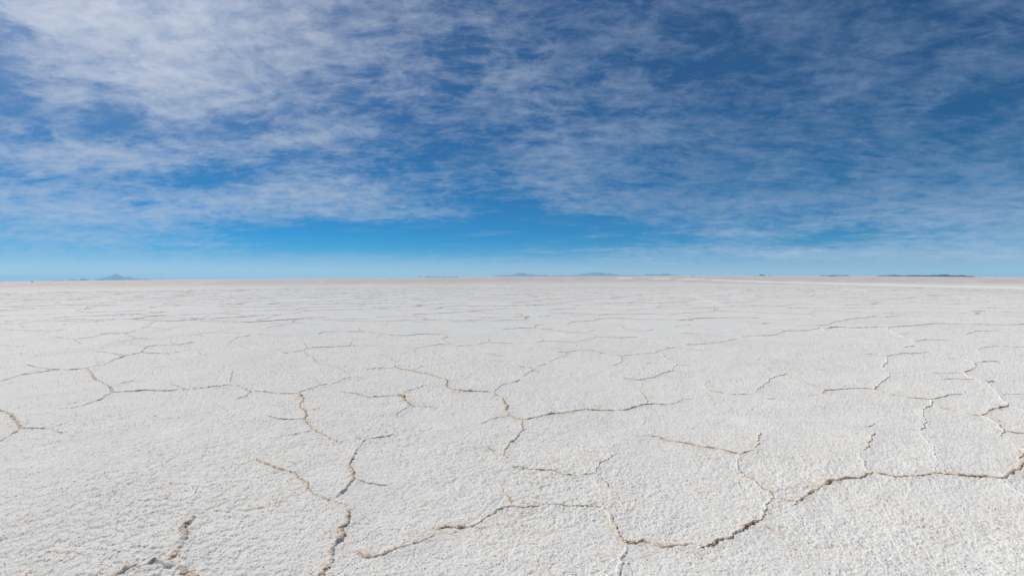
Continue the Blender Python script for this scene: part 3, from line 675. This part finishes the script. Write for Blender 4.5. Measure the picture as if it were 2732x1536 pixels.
seed = 0; halo_pts = []
for label, lines in RIDGES:
    strips = []
    for w, b, txt in lines:
        seed += 1
        a = ridge_strip(pts_of(txt), w, b, seed); strips.append(a); halo_pts.append((a[4], w, b))
    co, quads, at = join(strips)
    o = mesh_object('salt_ridge', co, quads, [SALT], at)
    tag(o, label, 'salt ridge', 'raised ridges around the salt polygons')
strips = []
for w, b, txt in VEINS:
    seed += 1
    a = ridge_strip(pts_of(txt), w, b, seed, far_gain=.9); strips.append(a); halo_pts.append((a[4], w * .7, b))

# farther out the polygons are a honeycomb of ridges nobody could count
def far_network():
    cell = 2.35; out = []
    nx, ny = 130, 74
    ii, jj = np.meshgrid(np.arange(-nx, nx), np.arange(-16, ny), indexing='ij')
    g = np.random.default_rng(5)
    # brick-like hexagons: every lattice node joins its right neighbour, and the node above on alternate columns
    X = ii * cell * .92 + g.uniform(-.42, .42, ii.shape) * cell
    Y = (jj * 1.55 + np.where((ii + jj) % 2 == 0, .28, -.28)) * cell + g.uniform(-.34, .34, ii.shape) * cell
    X = X + .8 * perlin(X / 9, Y / 9, 61); Y = Y + 1.2 * perlin(X / 9, Y / 9, 62)
    def traced(x, y): return 2.2 < y < 21 and abs(x) < 1.03 * y
    k = 0
    for i in range(ii.shape[0] - 1):
        for j in range(ii.shape[1] - 1):
            for di, dj in ((1, 0), (0, 1)):
                if dj and (i + j) % 2: continue
                ax, ay, bx, by = X[i, j], Y[i, j], X[i + di, j + dj], Y[i + di, j + dj]
                mx, my = (ax + bx) / 2, (ay + by) / 2; r = math.hypot(mx, my)
                if r > 112 or r < 1.6: continue
                if my < 0 and r > 14: continue
                if abs(mx) > 1.25 * my + 12: continue
                if traced(mx, my) or (traced(ax, ay) and my < 20) or (traced(bx, by) and my < 20): continue
                if g.random() < .16: continue
                k += 1
                w = g.uniform(.3, .95) * (.95 if r > 30 else 1.0); b = g.uniform(.5, 1.0)
                n = 5; tt = np.linspace(0, 1, n)[:, None]
                p = np.array([[ax, ay]]) * (1 - tt) + np.array([[bx, by]]) * tt
                p[1:-1] += g.normal(0, .07, (n - 2, 2)) * cell
                out.append(ridge_strip(p, w, b, 400 + k, cross=5, min_ds=.03, far_gain=1.0))
    return out
strips += far_network()
co, quads, at = join(strips)
o = mesh_object('salt_veins', co, quads, [SALT], at)
tag(o, 'faint and far-off veins of raised salt netting the whole flat', 'salt veins', kind='stuff')

# raster (2 cm cells) of stain, whiteness and mound beside the ridges
RX0, RX1, RY0, RY1, RC = -26., 26., 1.6, 26., .02
NXr, NYr = int((RX1 - RX0) / RC), int((RY1 - RY0) / RC)
halo = np.zeros((NXr, NYr), np.float32); mound = np.zeros((NXr, NYr), np.float32); white = np.zeros((NXr, NYr), np.float32)
for q, w, b in halo_pts:
    step = max(1, int(.02 / max(1e-4, np.hypot(*(q[1] - q[0])))))
    rad = .05 + .05 * w; kr = int(rad * 2 / RC) + 1
    gx = (np.arange(-kr, kr + 1) * RC)[:, None]; gy = (np.arange(-kr, kr + 1) * RC)[None, :]
    kern = np.exp(-(gx ** 2 + gy ** 2) / (rad * .8) ** 2).astype(np.float32)
    ix = ((q[::step, 0] - RX0) / RC).astype(int); iy = ((q[::step, 1] - RY0) / RC).astype(int)
    for x, y in zip(ix, iy):
        if kr <= x < NXr - kr - 1 and kr <= y < NYr - kr - 1:
            sl = (slice(x - kr, x + kr + 1), slice(y - kr, y + kr + 1))
            np.maximum(halo[sl], kern * b * min(1, w), out=halo[sl])
            np.maximum(mound[sl], kern * w, out=mound[sl])
            if b < .3: np.maximum(white[sl], kern * (1 - b) * w, out=white[sl])

# ---------------------------------------------------------------- the ground: one sheet from under the tripod to the horizon
PX = 0.55 / 512
u = np.arange(-1.32, 1.32 + PX / 2, PX)
side = math.atan(u[-1])
th = np.concatenate([np.arctan(u), np.linspace(side, 2 * math.pi - side, 110)[1:-1]])   # azimuth from +Y to +X
rows = np.concatenate([np.linspace(520, 300, 90), np.arange(299.4, 1.0, -.55), [.9, .75, .6, .45, .3, .2, .12, .07]])
rr = np.concatenate([[.02, .3, .8, 1.2], EYE * 512 / rows])
rr = np.concatenate([rr[rr < 7000], [8500, 10500, 13000, 16000, 19000, 22500]])
NR, NTH = len(rr), len(th)
TH, RR = np.meshgrid(th, rr)
x = (RR * np.sin(TH)).astype(np.float64); y = (RR * np.cos(TH)).astype(np.float64)
ls = RR * PX * (1 / (1 + np.tan(np.clip(TH, -side, side)) ** 2)) + .0005
ls = np.where((TH > side), RR * .06 + .05, ls)
z = np.zeros_like(x, dtype=np.float32); fl = np.zeros_like(z); patch = np.zeros_like(z)
for a in range(0, NR, 64):                                       # in slices, to save memory
    sl = slice(a, a + 64)
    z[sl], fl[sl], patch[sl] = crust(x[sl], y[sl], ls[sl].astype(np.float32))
inr = (x > RX0 + .1) & (x < RX1 - .1) & (y > RY0 + .1) & (y < RY1 - .1)
gx = (x[inr] - RX0) / RC - .5; gy = (y[inr] - RY0) / RC - .5
ix = gx.astype(int); iy = gy.astype(int); fx = (gx - ix).astype(np.float32); fy = (gy - iy).astype(np.float32)
def samp(A): return (A[ix, iy] * (1 - fx) + A[ix + 1, iy] * fx) * (1 - fy) + (A[ix, iy + 1] * (1 - fx) + A[ix + 1, iy + 1] * fx) * fy
hal = np.zeros_like(z); mou = np.zeros_like(z); whi = np.zeros_like(z)
hal[inr] = samp(halo); mou[inr] = samp(mound); whi[inr] = samp(white)
z += .004 * mou
stain_shade = np.clip(.95 * fl + .30 * hal * np.clip(.6 + perlin(x / .12, y / .12, 41), 0, 1.4), 0, 1)  # crust flecks bring painted shade; the halo is plain brown stain
# smooth whitish scabs on the crust
pale = .12 * whi
for px, py, a, b, k in PALE:
    e = np.exp(-(((x - px) / a) ** 2 + ((y - py) / b) ** 2)) * np.clip(.75 + .6 * perlin(x / .09 + 3, y / .09, 42), 0, 1)
    pale = np.maximum(pale, k * e); z -= (.4 * e * z).astype(np.float32)
rough_far = perlin(x / 14, y / 30, 43) * .5 + perlin(x / 3.5, y / 8, 44) * .5
tan = sstep(70, 260, RR) * (.75 + .40 * rough_far) * (1 - .45 * sstep(500, 2500, RR))
tan = tan + .10 * sstep(18, 60, RR) * np.clip(rough_far + .3, 0, 1)
for nm, half, k in (('white', 9, -.9), ('tan', 7, .38)):
    bd = band(x, y, TRACKS[nm], half) * np.clip(.8 + .5 * rough_far, 0, 1.2)
    if k < 0:
        pale = np.maximum(pale, .75 * sstep(0, .6, bd)); tan = tan * (1 - sstep(0, .7, bd))
    else: tan = tan + k * bd
for nm in ('t1', 't2', 't3'):
    half = 2.2 if nm == 't1' else .55
    tan = tan + .26 * band(x, y, TRACKS[nm], half) * np.clip(.7 + perlin(x / .5, y / .5, 45), 0, 1)
pale = np.maximum(pale, .6 * band(x, y, TRACKS['w2'], .6))
tan = np.clip(tan, 0, .9)
z = z + swell(x, y)
co = np.stack([x, y, z], 2).reshape(-1, 3)
k, c = np.meshgrid(np.arange(NR - 1), np.arange(NTH), indexing='ij')
c2 = (c + 1) % NTH
quads = np.stack([k * NTH + c, k * NTH + c2, (k + 1) * NTH + c2, (k + 1) * NTH + c], 2).reshape(-1, 4)
co = np.concatenate([co, [[0, 0, 0]]]); cen = len(co) - 1
tris = np.stack([np.full(NTH, cen), (np.arange(NTH) + 1) % NTH, np.arange(NTH)], 1)
quads = quads[:, ::-1]; tris = tris[:, ::-1]
def app(v): return np.concatenate([np.asarray(v, dtype=np.float32).ravel(), [0]])
ground = mesh_object('salt_flat', co, quads, [SALT], dict(stain_shade=app(stain_shade), pale=app(np.clip(pale, 0, 1)), tan=app(tan)), tris=tris)
tag(ground, kind='structure')
del co, quads, x, y, z

# ---------------------------------------------------------------- mountains and islands on the horizon
TOP = 0.
for idx, (nm, label, D, txt) in enumerate(HILLS):
    P = np.array(pts_of(txt)); az0, az1 = P[0, 0], P[-1, 0]
    width = R(az1 - az0) * D; depth = float(np.clip(width * .45, 120, 2600)); mid = (az0 + az1) / 2
    nu, nv = int(np.clip(len(P) * 7, 40, 260)), 17
    au = np.linspace(az0, az1, nu); H = np.interp(au, P[:, 0], P[:, 1])
    H = H * (1 + .06 * perlin(np.arange(nu) * .37, idx * 7.7 + np.zeros(nu), 51))
    v = np.linspace(-1, 1, nv)
    A, V = np.meshgrid(au, v, indexing='ij')
    wig = .35 * perlin(A * 2.3, V * 0 + idx, 52)
    rad = D + depth * (V * .5 + wig * (1 - V ** 2) * .4)
    bell = np.maximum(1 - np.abs(V) ** 1.4, 0)
    rough = perlin(A * 60 / max(2., az1 - az0), V * 2.5 + idx, 53) * .30 * (bell * (1 - bell)) * 4
    Z = H[:, None] * np.clip(bell * (1 + rough * np.sign(.9 - bell)), 0, 1)
    X = rad * np.sin(np.radians(A)); Y = rad * np.cos(np.radians(A))
    ground_z = D * np.interp(A, SA, SS, left=0, right=0) * (rad / D)
    Z = Z + ground_z - 3 * (np.abs(V) == 1); TOP = max(TOP, float(Z.max()))
    ctr = (D * math.sin(R(mid)), D * math.cos(R(mid)), float(D * np.interp(mid, SA, SS, left=0, right=0)))
    co = np.stack([X - ctr[0], Y - ctr[1], Z - ctr[2]], 2).reshape(-1, 3)
    i = np.arange((nu - 1) * (nv - 1)); c = i % (nv - 1); k = i // (nv - 1); v0 = k * nv + c
    quads = np.stack([v0, v0 + 1, v0 + nv + 1, v0 + nv], 1)[:, ::-1]
    o = mesh_object(nm, co, quads, [ROCK]); o.location = ctr
    tag(o, label, kind='structure')

# ---------------------------------------------------------------- off-road cars far out on the salt, a pixel or two each
PAINT = plain_material('dark_car_paint', (.04, .045, .05), .35); GLASS = plain_material('car_glass', (.02, .025, .03), .08)
RUBBER = plain_material('tyre_rubber', (.02, .02, .02), .9); STEEL = plain_material('wheel_steel', (.35, .35, .36), .35, .9)

def loft(sections, caps=True):
    """Bodies from cross-sections: sections = list of lists of (x, y, z), all the same length."""
    n = len(sections[0]); co = [p for s in sections for p in s]; q = []
    for a in range(len(sections) - 1):
        for b in range(n): q.append((a * n + b, a * n + (b + 1) % n, (a + 1) * n + (b + 1) % n, (a + 1) * n + b))
    return np.array(co, dtype=float), q

def section(y, hw, z0, z1, ch=.08):
    return [(-hw + ch, y, z0), (hw - ch, y, z0), (hw, y, z0 + ch), (hw, y, z1 - ch), (hw - ch, y, z1), (-hw + ch, y, z1), (-hw, y, z1 - ch), (-hw, y, z0 + ch)]

def part(name, sections, mat, parent, loc=(0, 0, 0)):
    co, q = loft(sections); n = len(sections[0]); me_q = np.array(q)
    last = len(sections) - 1
    cap = []
    for base in (0, last * n):
        for a in range(1, n - 1): cap.append((base, base + a, base + a + 1))
    o = mesh_object(name, co, me_q, [mat], tris=np.array(cap), smooth=False)
    o.parent = parent; o.location = loc
    return o

def ring(xc, rad, n=18): return [(xc, rad * math.cos(2 * math.pi * i / n), rad * math.sin(2 * math.pi * i / n)) for i in range(n)]

def make_car():
    root = bpy.data.objects.new('off_road_car', None); C.objects.link(root)
    part('body', [section(-2.3, .80, .55, .98), section(-2.15, .90, .45, 1.05), section(-.9, .92, .42, 1.10), section(1.9, .92, .42, 1.12), section(2.25, .88, .48, 1.08), section(2.35, .82, .55, .95)], PAINT, root)
    cab = part('cabin', [section(-1.0, .80, 1.08, 1.14, .02), section(-.35, .74, 1.08, 1.78, .06), section(1.9, .74, 1.08, 1.82, .06), section(2.15, .78, 1.08, 1.2, .03)], PAINT, root)
    for s in (-1, 1): part('window', [section(-.2, .012, 1.24, 1.64, .004), section(1.75, .012, 1.24, 1.66, .004)], GLASS, root, (s * .785, 0, 0))
    part('windscreen', [section(-.92, .66, 1.16, 1.22, .01), section(-.46, .64, 1.62, 1.72, .01)], GLASS, root, (0, -.03, .02))
    for sx in (-1, 1):
        for sy in (-1.4, 1.45):
            w = part('wheel', [ring(-.13, .30), ring(-.12, .38), ring(.12, .38), ring(.13, .30)], RUBBER, root, (sx * .82, sy, .38))
            part('rim', [ring(-.14, .20), ring(.14, .20)], STEEL, w)
    return root

def copy_tree(o, parent=None):
    c = o.copy(); C.objects.link(c); c.parent = parent
    for ch in [q for q in bpy.data.objects if q.parent == o]: copy_tree(ch, c)
    return c

cars = [(-43.15, 1050, 8, 'tiny dark off-road car far out on the salt near the left edge of the view'),
        (19.53, 1500, 60, 'tiny dark off-road car on the horizon right of the blue mountain range'),
        (25.45, 1900, 20, 'tiny dark off-road car on the horizon beside the dome-shaped island')]
proto = make_car()
for i, (az, D, rot, label) in enumerate(cars):
    o = proto if i == 0 else copy_tree(proto)
    cx, cy = D * math.sin(R(az)), D * math.cos(R(az))
    o.location = (cx, cy, float(swell(np.array([cx]), np.array([cy]))[0])); o.rotation_euler = (0, 0, R(-az + rot))
    tag(o, label, 'car', 'cars far out on the salt flat')

# ---------------------------------------------------------------- haze: thin blue air over the whole flat
def haze_box():
    h, z0, z1 = 24000., -4., TOP + 6.
    co = [(-h, -h, z0), (h, -h, z0), (h, h, z0), (-h, h, z0), (-h, -h, z1), (h, -h, z1), (h, h, z1), (-h, h, z1)]
    q = [(3, 2, 1, 0), (4, 5, 6, 7), (0, 1, 5, 4), (1, 2, 6, 5), (2, 3, 7, 6), (3, 0, 4, 7)]
    m = bpy.data.materials.new('thin_air'); m.use_nodes = True; t = m.node_tree
    t.nodes.remove(t.nodes['Principled BSDF'])
    v = t.nodes.new('ShaderNodeVolumePrincipled'); v.inputs['Color'].default_value = HAZE_COL
    v.inputs['Density'].default_value = HAZE_DENSITY; v.inputs['Anisotropy'].default_value = 0.0
    t.links.new(v.outputs[0], t.nodes['Material Output'].inputs['Volume'])
    o = mesh_object('haze', co, q, [m], smooth=False); tag(o, kind='stuff')
HAZE_COL = (.62, .80, 1.0, 1); HAZE_DENSITY = 1.2e-4


# ---------------------------------------------------------------- sky: high-altitude blue with cirrus
def build_sky():
    w = bpy.data.worlds.new('World'); scene.world = w; w.use_nodes = True
    t = NT(w.node_tree); bg = t.n['Background']
    d = t.new('ShaderNodeTexCoord').outputs['Generated']
    sp = t.new('ShaderNodeSeparateXYZ'); t.l.new(d, sp.inputs[0]); X, Y, Z = sp.outputs
    sky = t.new('ShaderNodeTexSky', sky_type='NISHITA', sun_disc=False)
    sky.sun_elevation = R(SUN_EL); sky.sun_rotation = R(SUN_AZ); sky.altitude = 3650; sky.air_density = 1.0; sky.dust_density = .3; sky.ozone_density = 3.0
    az = t.m('MULTIPLY', t.m('ARCTAN2', X, Y), 180 / math.pi); el = t.m('MULTIPLY', t.m('ARCSINE', Z), 180 / math.pi)
    # deep polarised blue: tint by elevation
    cr = t.new('ShaderNodeValToRGB'); t.l.new(t.m('DIVIDE', el, 60.0, clamp=True), cr.inputs[0])
    e = cr.color_ramp; e.interpolation = 'LINEAR'
    while len(e.elements) > 1: e.elements.remove(e.elements[-1])
    for i, (p, c) in enumerate(SKY_RAMP):
        k = e.elements[0] if i == 0 else e.elements.new(p)
        k.position = p; k.color = tuple(q * SKY_K for q in c) + (1,)
    base = t.mix(1.0, sky.outputs[0], cr.outputs[0], 'MULTIPLY')
    sv = t.new('ShaderNodeVectorMath', operation='DOT_PRODUCT'); t.l.new(d, sv.inputs[0])
    sv.inputs[1].default_value = (math.sin(R(SUN_AZ)) * math.cos(R(SUN_EL)), math.cos(R(SUN_AZ)) * math.cos(R(SUN_EL)), math.sin(R(SUN_EL)))
    dot = t.m('MAXIMUM', sv.outputs['Value'], 0.0)
    halo = t.mix(1.0, tuple(q / SKY_STRENGTH for q in AUREOLE) + (1,), t.m('POWER', dot, 18.0), 'MULTIPLY')
    base = t.mix(1.0, base, halo, 'ADD')
    # cirrus veil on a plane far above: the direction is projected on that plane, so streaks flatten to the horizon
    zz = t.m('MULTIPLY', t.m('ADD', t.m('MAXIMUM', Z, 0.0), .26), .5)
    cv = t.new('ShaderNodeCombineXYZ'); t.l.new(t.m('DIVIDE', X, zz), cv.inputs[0]); t.l.new(t.m('DIVIDE', Y, zz), cv.inputs[1]); cv.inputs[2].default_value = 3.7
    pl = cv.outputs[0]
    def warp(vec, scale, amt):
        n = t.noise(vec, scale, 3, .5)
        a = t.new('ShaderNodeVectorMath', operation='SUBTRACT'); t.l.new(n.outputs['Color'], a.inputs[0]); a.inputs[1].default_value = (.5, .5, .5)
        b = t.new('ShaderNodeVectorMath', operation='SCALE'); t.l.new(a.outputs[0], b.inputs[0]); b.inputs['Scale'].default_value = amt
        c = t.new('ShaderNodeVectorMath', operation='ADD'); t.l.new(vec, c.inputs[0]); t.l.new(b.outputs[0], c.inputs[1])
        return c.outputs[0]
    def stretch(vec, rot, sx, sy):
        mp = t.new('ShaderNodeMapping', vector_type='POINT'); t.l.new(vec, mp.inputs[0])
        mp.inputs['Rotation'].default_value = (0, 0, R(rot)); mp.inputs['Scale'].default_value = (sx, sy, 1)
        return mp.outputs[0]
    wp = warp(pl, 1.1, .75)
    n1 = t.noise(stretch(wp, 25, 1.0, 1.7), 1.35, 8, .60).outputs[0]
    n2 = t.noise(stretch(warp(wp, 4.0, .16), 40, 2.4, 5.2), 1.5, 9, .68).outputs[0]
    n3 = t.noise(stretch(warp(pl, 3.0, .22), -10, 4.0, 7.5), 1.4, 8, .70).outputs[0]
    cva = t.new('ShaderNodeCombineXYZ'); t.l.new(t.m('MULTIPLY', az, .035), cva.inputs[0]); t.l.new(t.m('MULTIPLY', el, .16), cva.inputs[1])
    aw = warp(cva.outputs[0], 1.6, .35)
    n4 = t.noise(aw, 2.2, 9, .64).outputs[0]
    wn = t.noise(cva.outputs[0], 1.9, 8, .68)                      # ragged edges for the banks
    ws = t.new('ShaderNodeSeparateColor'); t.l.new(wn.outputs['Color'], ws.inputs[0])
    azw = t.m('ADD', az, t.m('MULTIPLY', t.m('SUBTRACT', ws.outputs[0], .5), 11.0))
    elw = t.m('ADD', el, t.m('MULTIPLY', t.m('SUBTRACT', ws.outputs[1], .5), t.m('ADD', .5, t.m('MULTIPLY', el, .27))))
    mask = None
    for a0, e0, sa, se, rot, amp in CLOUDS:
        da = t.m('SUBTRACT', azw, a0); de = t.m('SUBTRACT', elw, e0)
        if rot:
            c_, s_ = math.cos(R(rot)), math.sin(R(rot))
            p = t.m('ADD', t.m('MULTIPLY', da, c_ / sa), t.m('MULTIPLY', de, s_ / sa))
            q = t.m('SUBTRACT', t.m('MULTIPLY', de, c_ / se), t.m('MULTIPLY', da, s_ / se))
        else:
            p = t.m('DIVIDE', da, sa); q = t.m('DIVIDE', de, se)
        g = t.m('POWER', math.e, t.m('MULTIPLY', t.m('ADD', t.m('MULTIPLY', p, p), t.m('MULTIPLY', q, q)), -.55))
        mask = t.m('MULTIPLY', g, amp) if mask is None else t.m('MULTIPLY_ADD', g, amp, mask)
    tex = t.m('ADD', t.m('MULTIPLY', t.m('SUBTRACT', n1, .5), .80), t.m('MULTIPLY', t.m('SUBTRACT', n2, .5), 1.0))
    tex = t.m('ADD', tex, t.m('MULTIPLY', t.m('SUBTRACT', n3, .5), .65))
    n5 = t.noise(warp(warp(pl, 2.2, .30), 9.0, .07), 6.5, 7, .64).outputs[0]
    tex = t.m('ADD', tex, t.m('MULTIPLY', t.m('SUBTRACT', n4, .5), .80))
    # crossing fibres
    n6 = t.noise(stretch(warp(pl, 1.3, .60), 62, 1.5, 8.0), 1.5, 7, .62).outputs[0]
    n7 = t.noise(stretch(warp(pl, 1.5, .55), -28, 1.6, 7.5), 1.5, 7, .62).outputs[0]
    tex = t.m('ADD', tex, t.m('MULTIPLY', t.m('SUBTRACT', n5, .5), .80))
    tex = t.m('ADD', tex, t.m('MULTIPLY', t.m('SUBTRACT', t.m('MAXIMUM', n6, n7), .56), .85))
    gain = t.m('ADD', .34, t.m('MULTIPLY', t.m('MAXIMUM', t.m('ADD', mask, .3), 0.0), 1.30))
    dens = t.m('ADD', t.m('ADD', VEIL, mask), t.m('MULTIPLY', tex, gain))
    lowfade = t.rng(el, 0.3, 2.2)
    thick = t.m('MAXIMUM', t.m('ADD', dens, OPR[0]), 0.0)
    thick = t.m('DIVIDE', t.m('MULTIPLY', thick, thick), t.m('ADD', thick, OPR[1]))
    op = t.m('MULTIPLY', t.m('SUBTRACT', 1.0, t.m('POWER', math.e, t.m('MULTIPLY', thick, -2.0))), t.m('MULTIPLY', lowfade, .78))
    op = t.m('MULTIPLY', op, t.rng(n5, .28, .68, .76, 1.12))
    # thin low wisps just over the horizon
    lv = t.new('ShaderNodeCombineXYZ'); t.l.new(t.m('MULTIPLY', az, .085), lv.inputs[0]); t.l.new(t.m('MULTIPLY', el, .95), lv.inputs[1]); lv.inputs[2].default_value = 1.3
    n8 = t.noise(warp(lv.outputs[0], 2.0, .25), 1.5, 7, .64).outputs[0]
    side = t.rng(az, -8.0, 14.0, .30, 1.0)
    wisp = t.m('MULTIPLY', t.m('MULTIPLY', t.rng(n8, .50, .74), t.rng(el, .5, 1.8)), t.m('MULTIPLY', t.rng(el, 4.5, 8.0, 1.0, 0.0), side))
    op = t.m('MINIMUM', t.m('ADD', op, t.m('MULTIPLY', wisp, .50)), .86)
    # cirrus glows by forward scattering towards the sun
    near = t.m('POWER', dot, 3.4)
    cc = t.mix(near, tuple(q / SKY_STRENGTH for q in CLOUD_FAR) + (1,), tuple(q / SKY_STRENGTH for q in CLOUD_NEAR) + (1,))
    cc = t.mix(t.rng(el, 1.5, 9.0, 1.0, 0.0), cc, tuple(q / SKY_STRENGTH for q in CLOUD_LOW) + (1,))
    col = t.mix(op, base, cc)
    t.l.new(col, bg.inputs[0]); bg.inputs[1].default_value = SKY_STRENGTH
CLOUD_LOW = (.40, .52, .68)
AUREOLE = (.85, .82, .79)
SKY_STRENGTH = .10; VEIL = .16
SKY_K = 1.0
SKY_RAMP = [(0, (1, 1, 1)), (1, (1, 1, 1))]
CLOUD_FAR = (.27, .40, .62); CLOUD_NEAR = (.72, .75, .85)
# ---------------------------------------------------------------- light and air
VB = 2
SUN_E = 4.25
HAZE_COL = (.41, .73, 1.0, 1); HAZE_DENSITY = 7.0e-5
VEIL = .15; OPR = (.05, .12)
SKY_RAMP = [(e / 60, c) for e, c in ((0.3, (.55, .70, .82)), (1.3, (.46, .64, .80)), (2.7, (.10, .50, .74)), (4.0, (.0, .47, .73)), (5.2, (.0, .45, .72)),
            (9.3, (.03, .45, .67)), (12.2, (.06, .45, .66)), (18, (.14, .47, .67)), (28, (.26, .55, .73)), (60, (.32, .58, .74)))]
CLOUD_FAR = (.20, .31, .48); CLOUD_NEAR = (.82, .84, .89)
SKY_K = .90
if USE_HAZE: haze_box()
build_sky()

# ---------------------------------------------------------------- sun
sd = bpy.data.lights.new('sun', 'SUN'); sd.energy = SUN_E; sd.angle = R(.55); sd.color = (1.0, .955, .89)
so = bpy.data.objects.new('sun', sd); C.objects.link(so)
so.rotation_euler = (R(90 - SUN_EL), 0, R(180 - SUN_AZ)); so.location = (-20, 20, 30)

# ---------------------------------------------------------------- camera
cam = bpy.data.cameras.new('camera'); cam.sensor_width = 36; cam.lens = 18.0; cam.clip_start = .05; cam.clip_end = 120000
co_ = bpy.data.objects.new('camera', cam); C.objects.link(co_)
p, rho = -math.atan(22.5 / 1366), math.atan(11 / 2732)
F = np.array((0, math.cos(p), math.sin(p))); U0 = np.array((0, -math.sin(p), math.cos(p))); X0 = np.array((1., 0, 0))
Rt = math.cos(rho) * X0 - math.sin(rho) * U0; Up = math.sin(rho) * X0 + math.cos(rho) * U0
M = Matrix.Identity(4)
for i in range(3): M[i][0] = Rt[i]; M[i][1] = Up[i]; M[i][2] = -F[i]
M[2][3] = EYE
co_.matrix_world = M
scene.camera = co_

scene.view_settings.view_transform = 'Standard'; scene.view_settings.look = 'None'
scene.view_settings.exposure = 0.0; scene.view_settings.gamma = 1.0; scene.view_settings.use_curve_mapping = False
scene.cycles.use_denoising = DENOISE
scene.cycles.max_bounces = 6; scene.cycles.volume_bounces = VB
scene.cycles.sample_clamp_indirect = 6
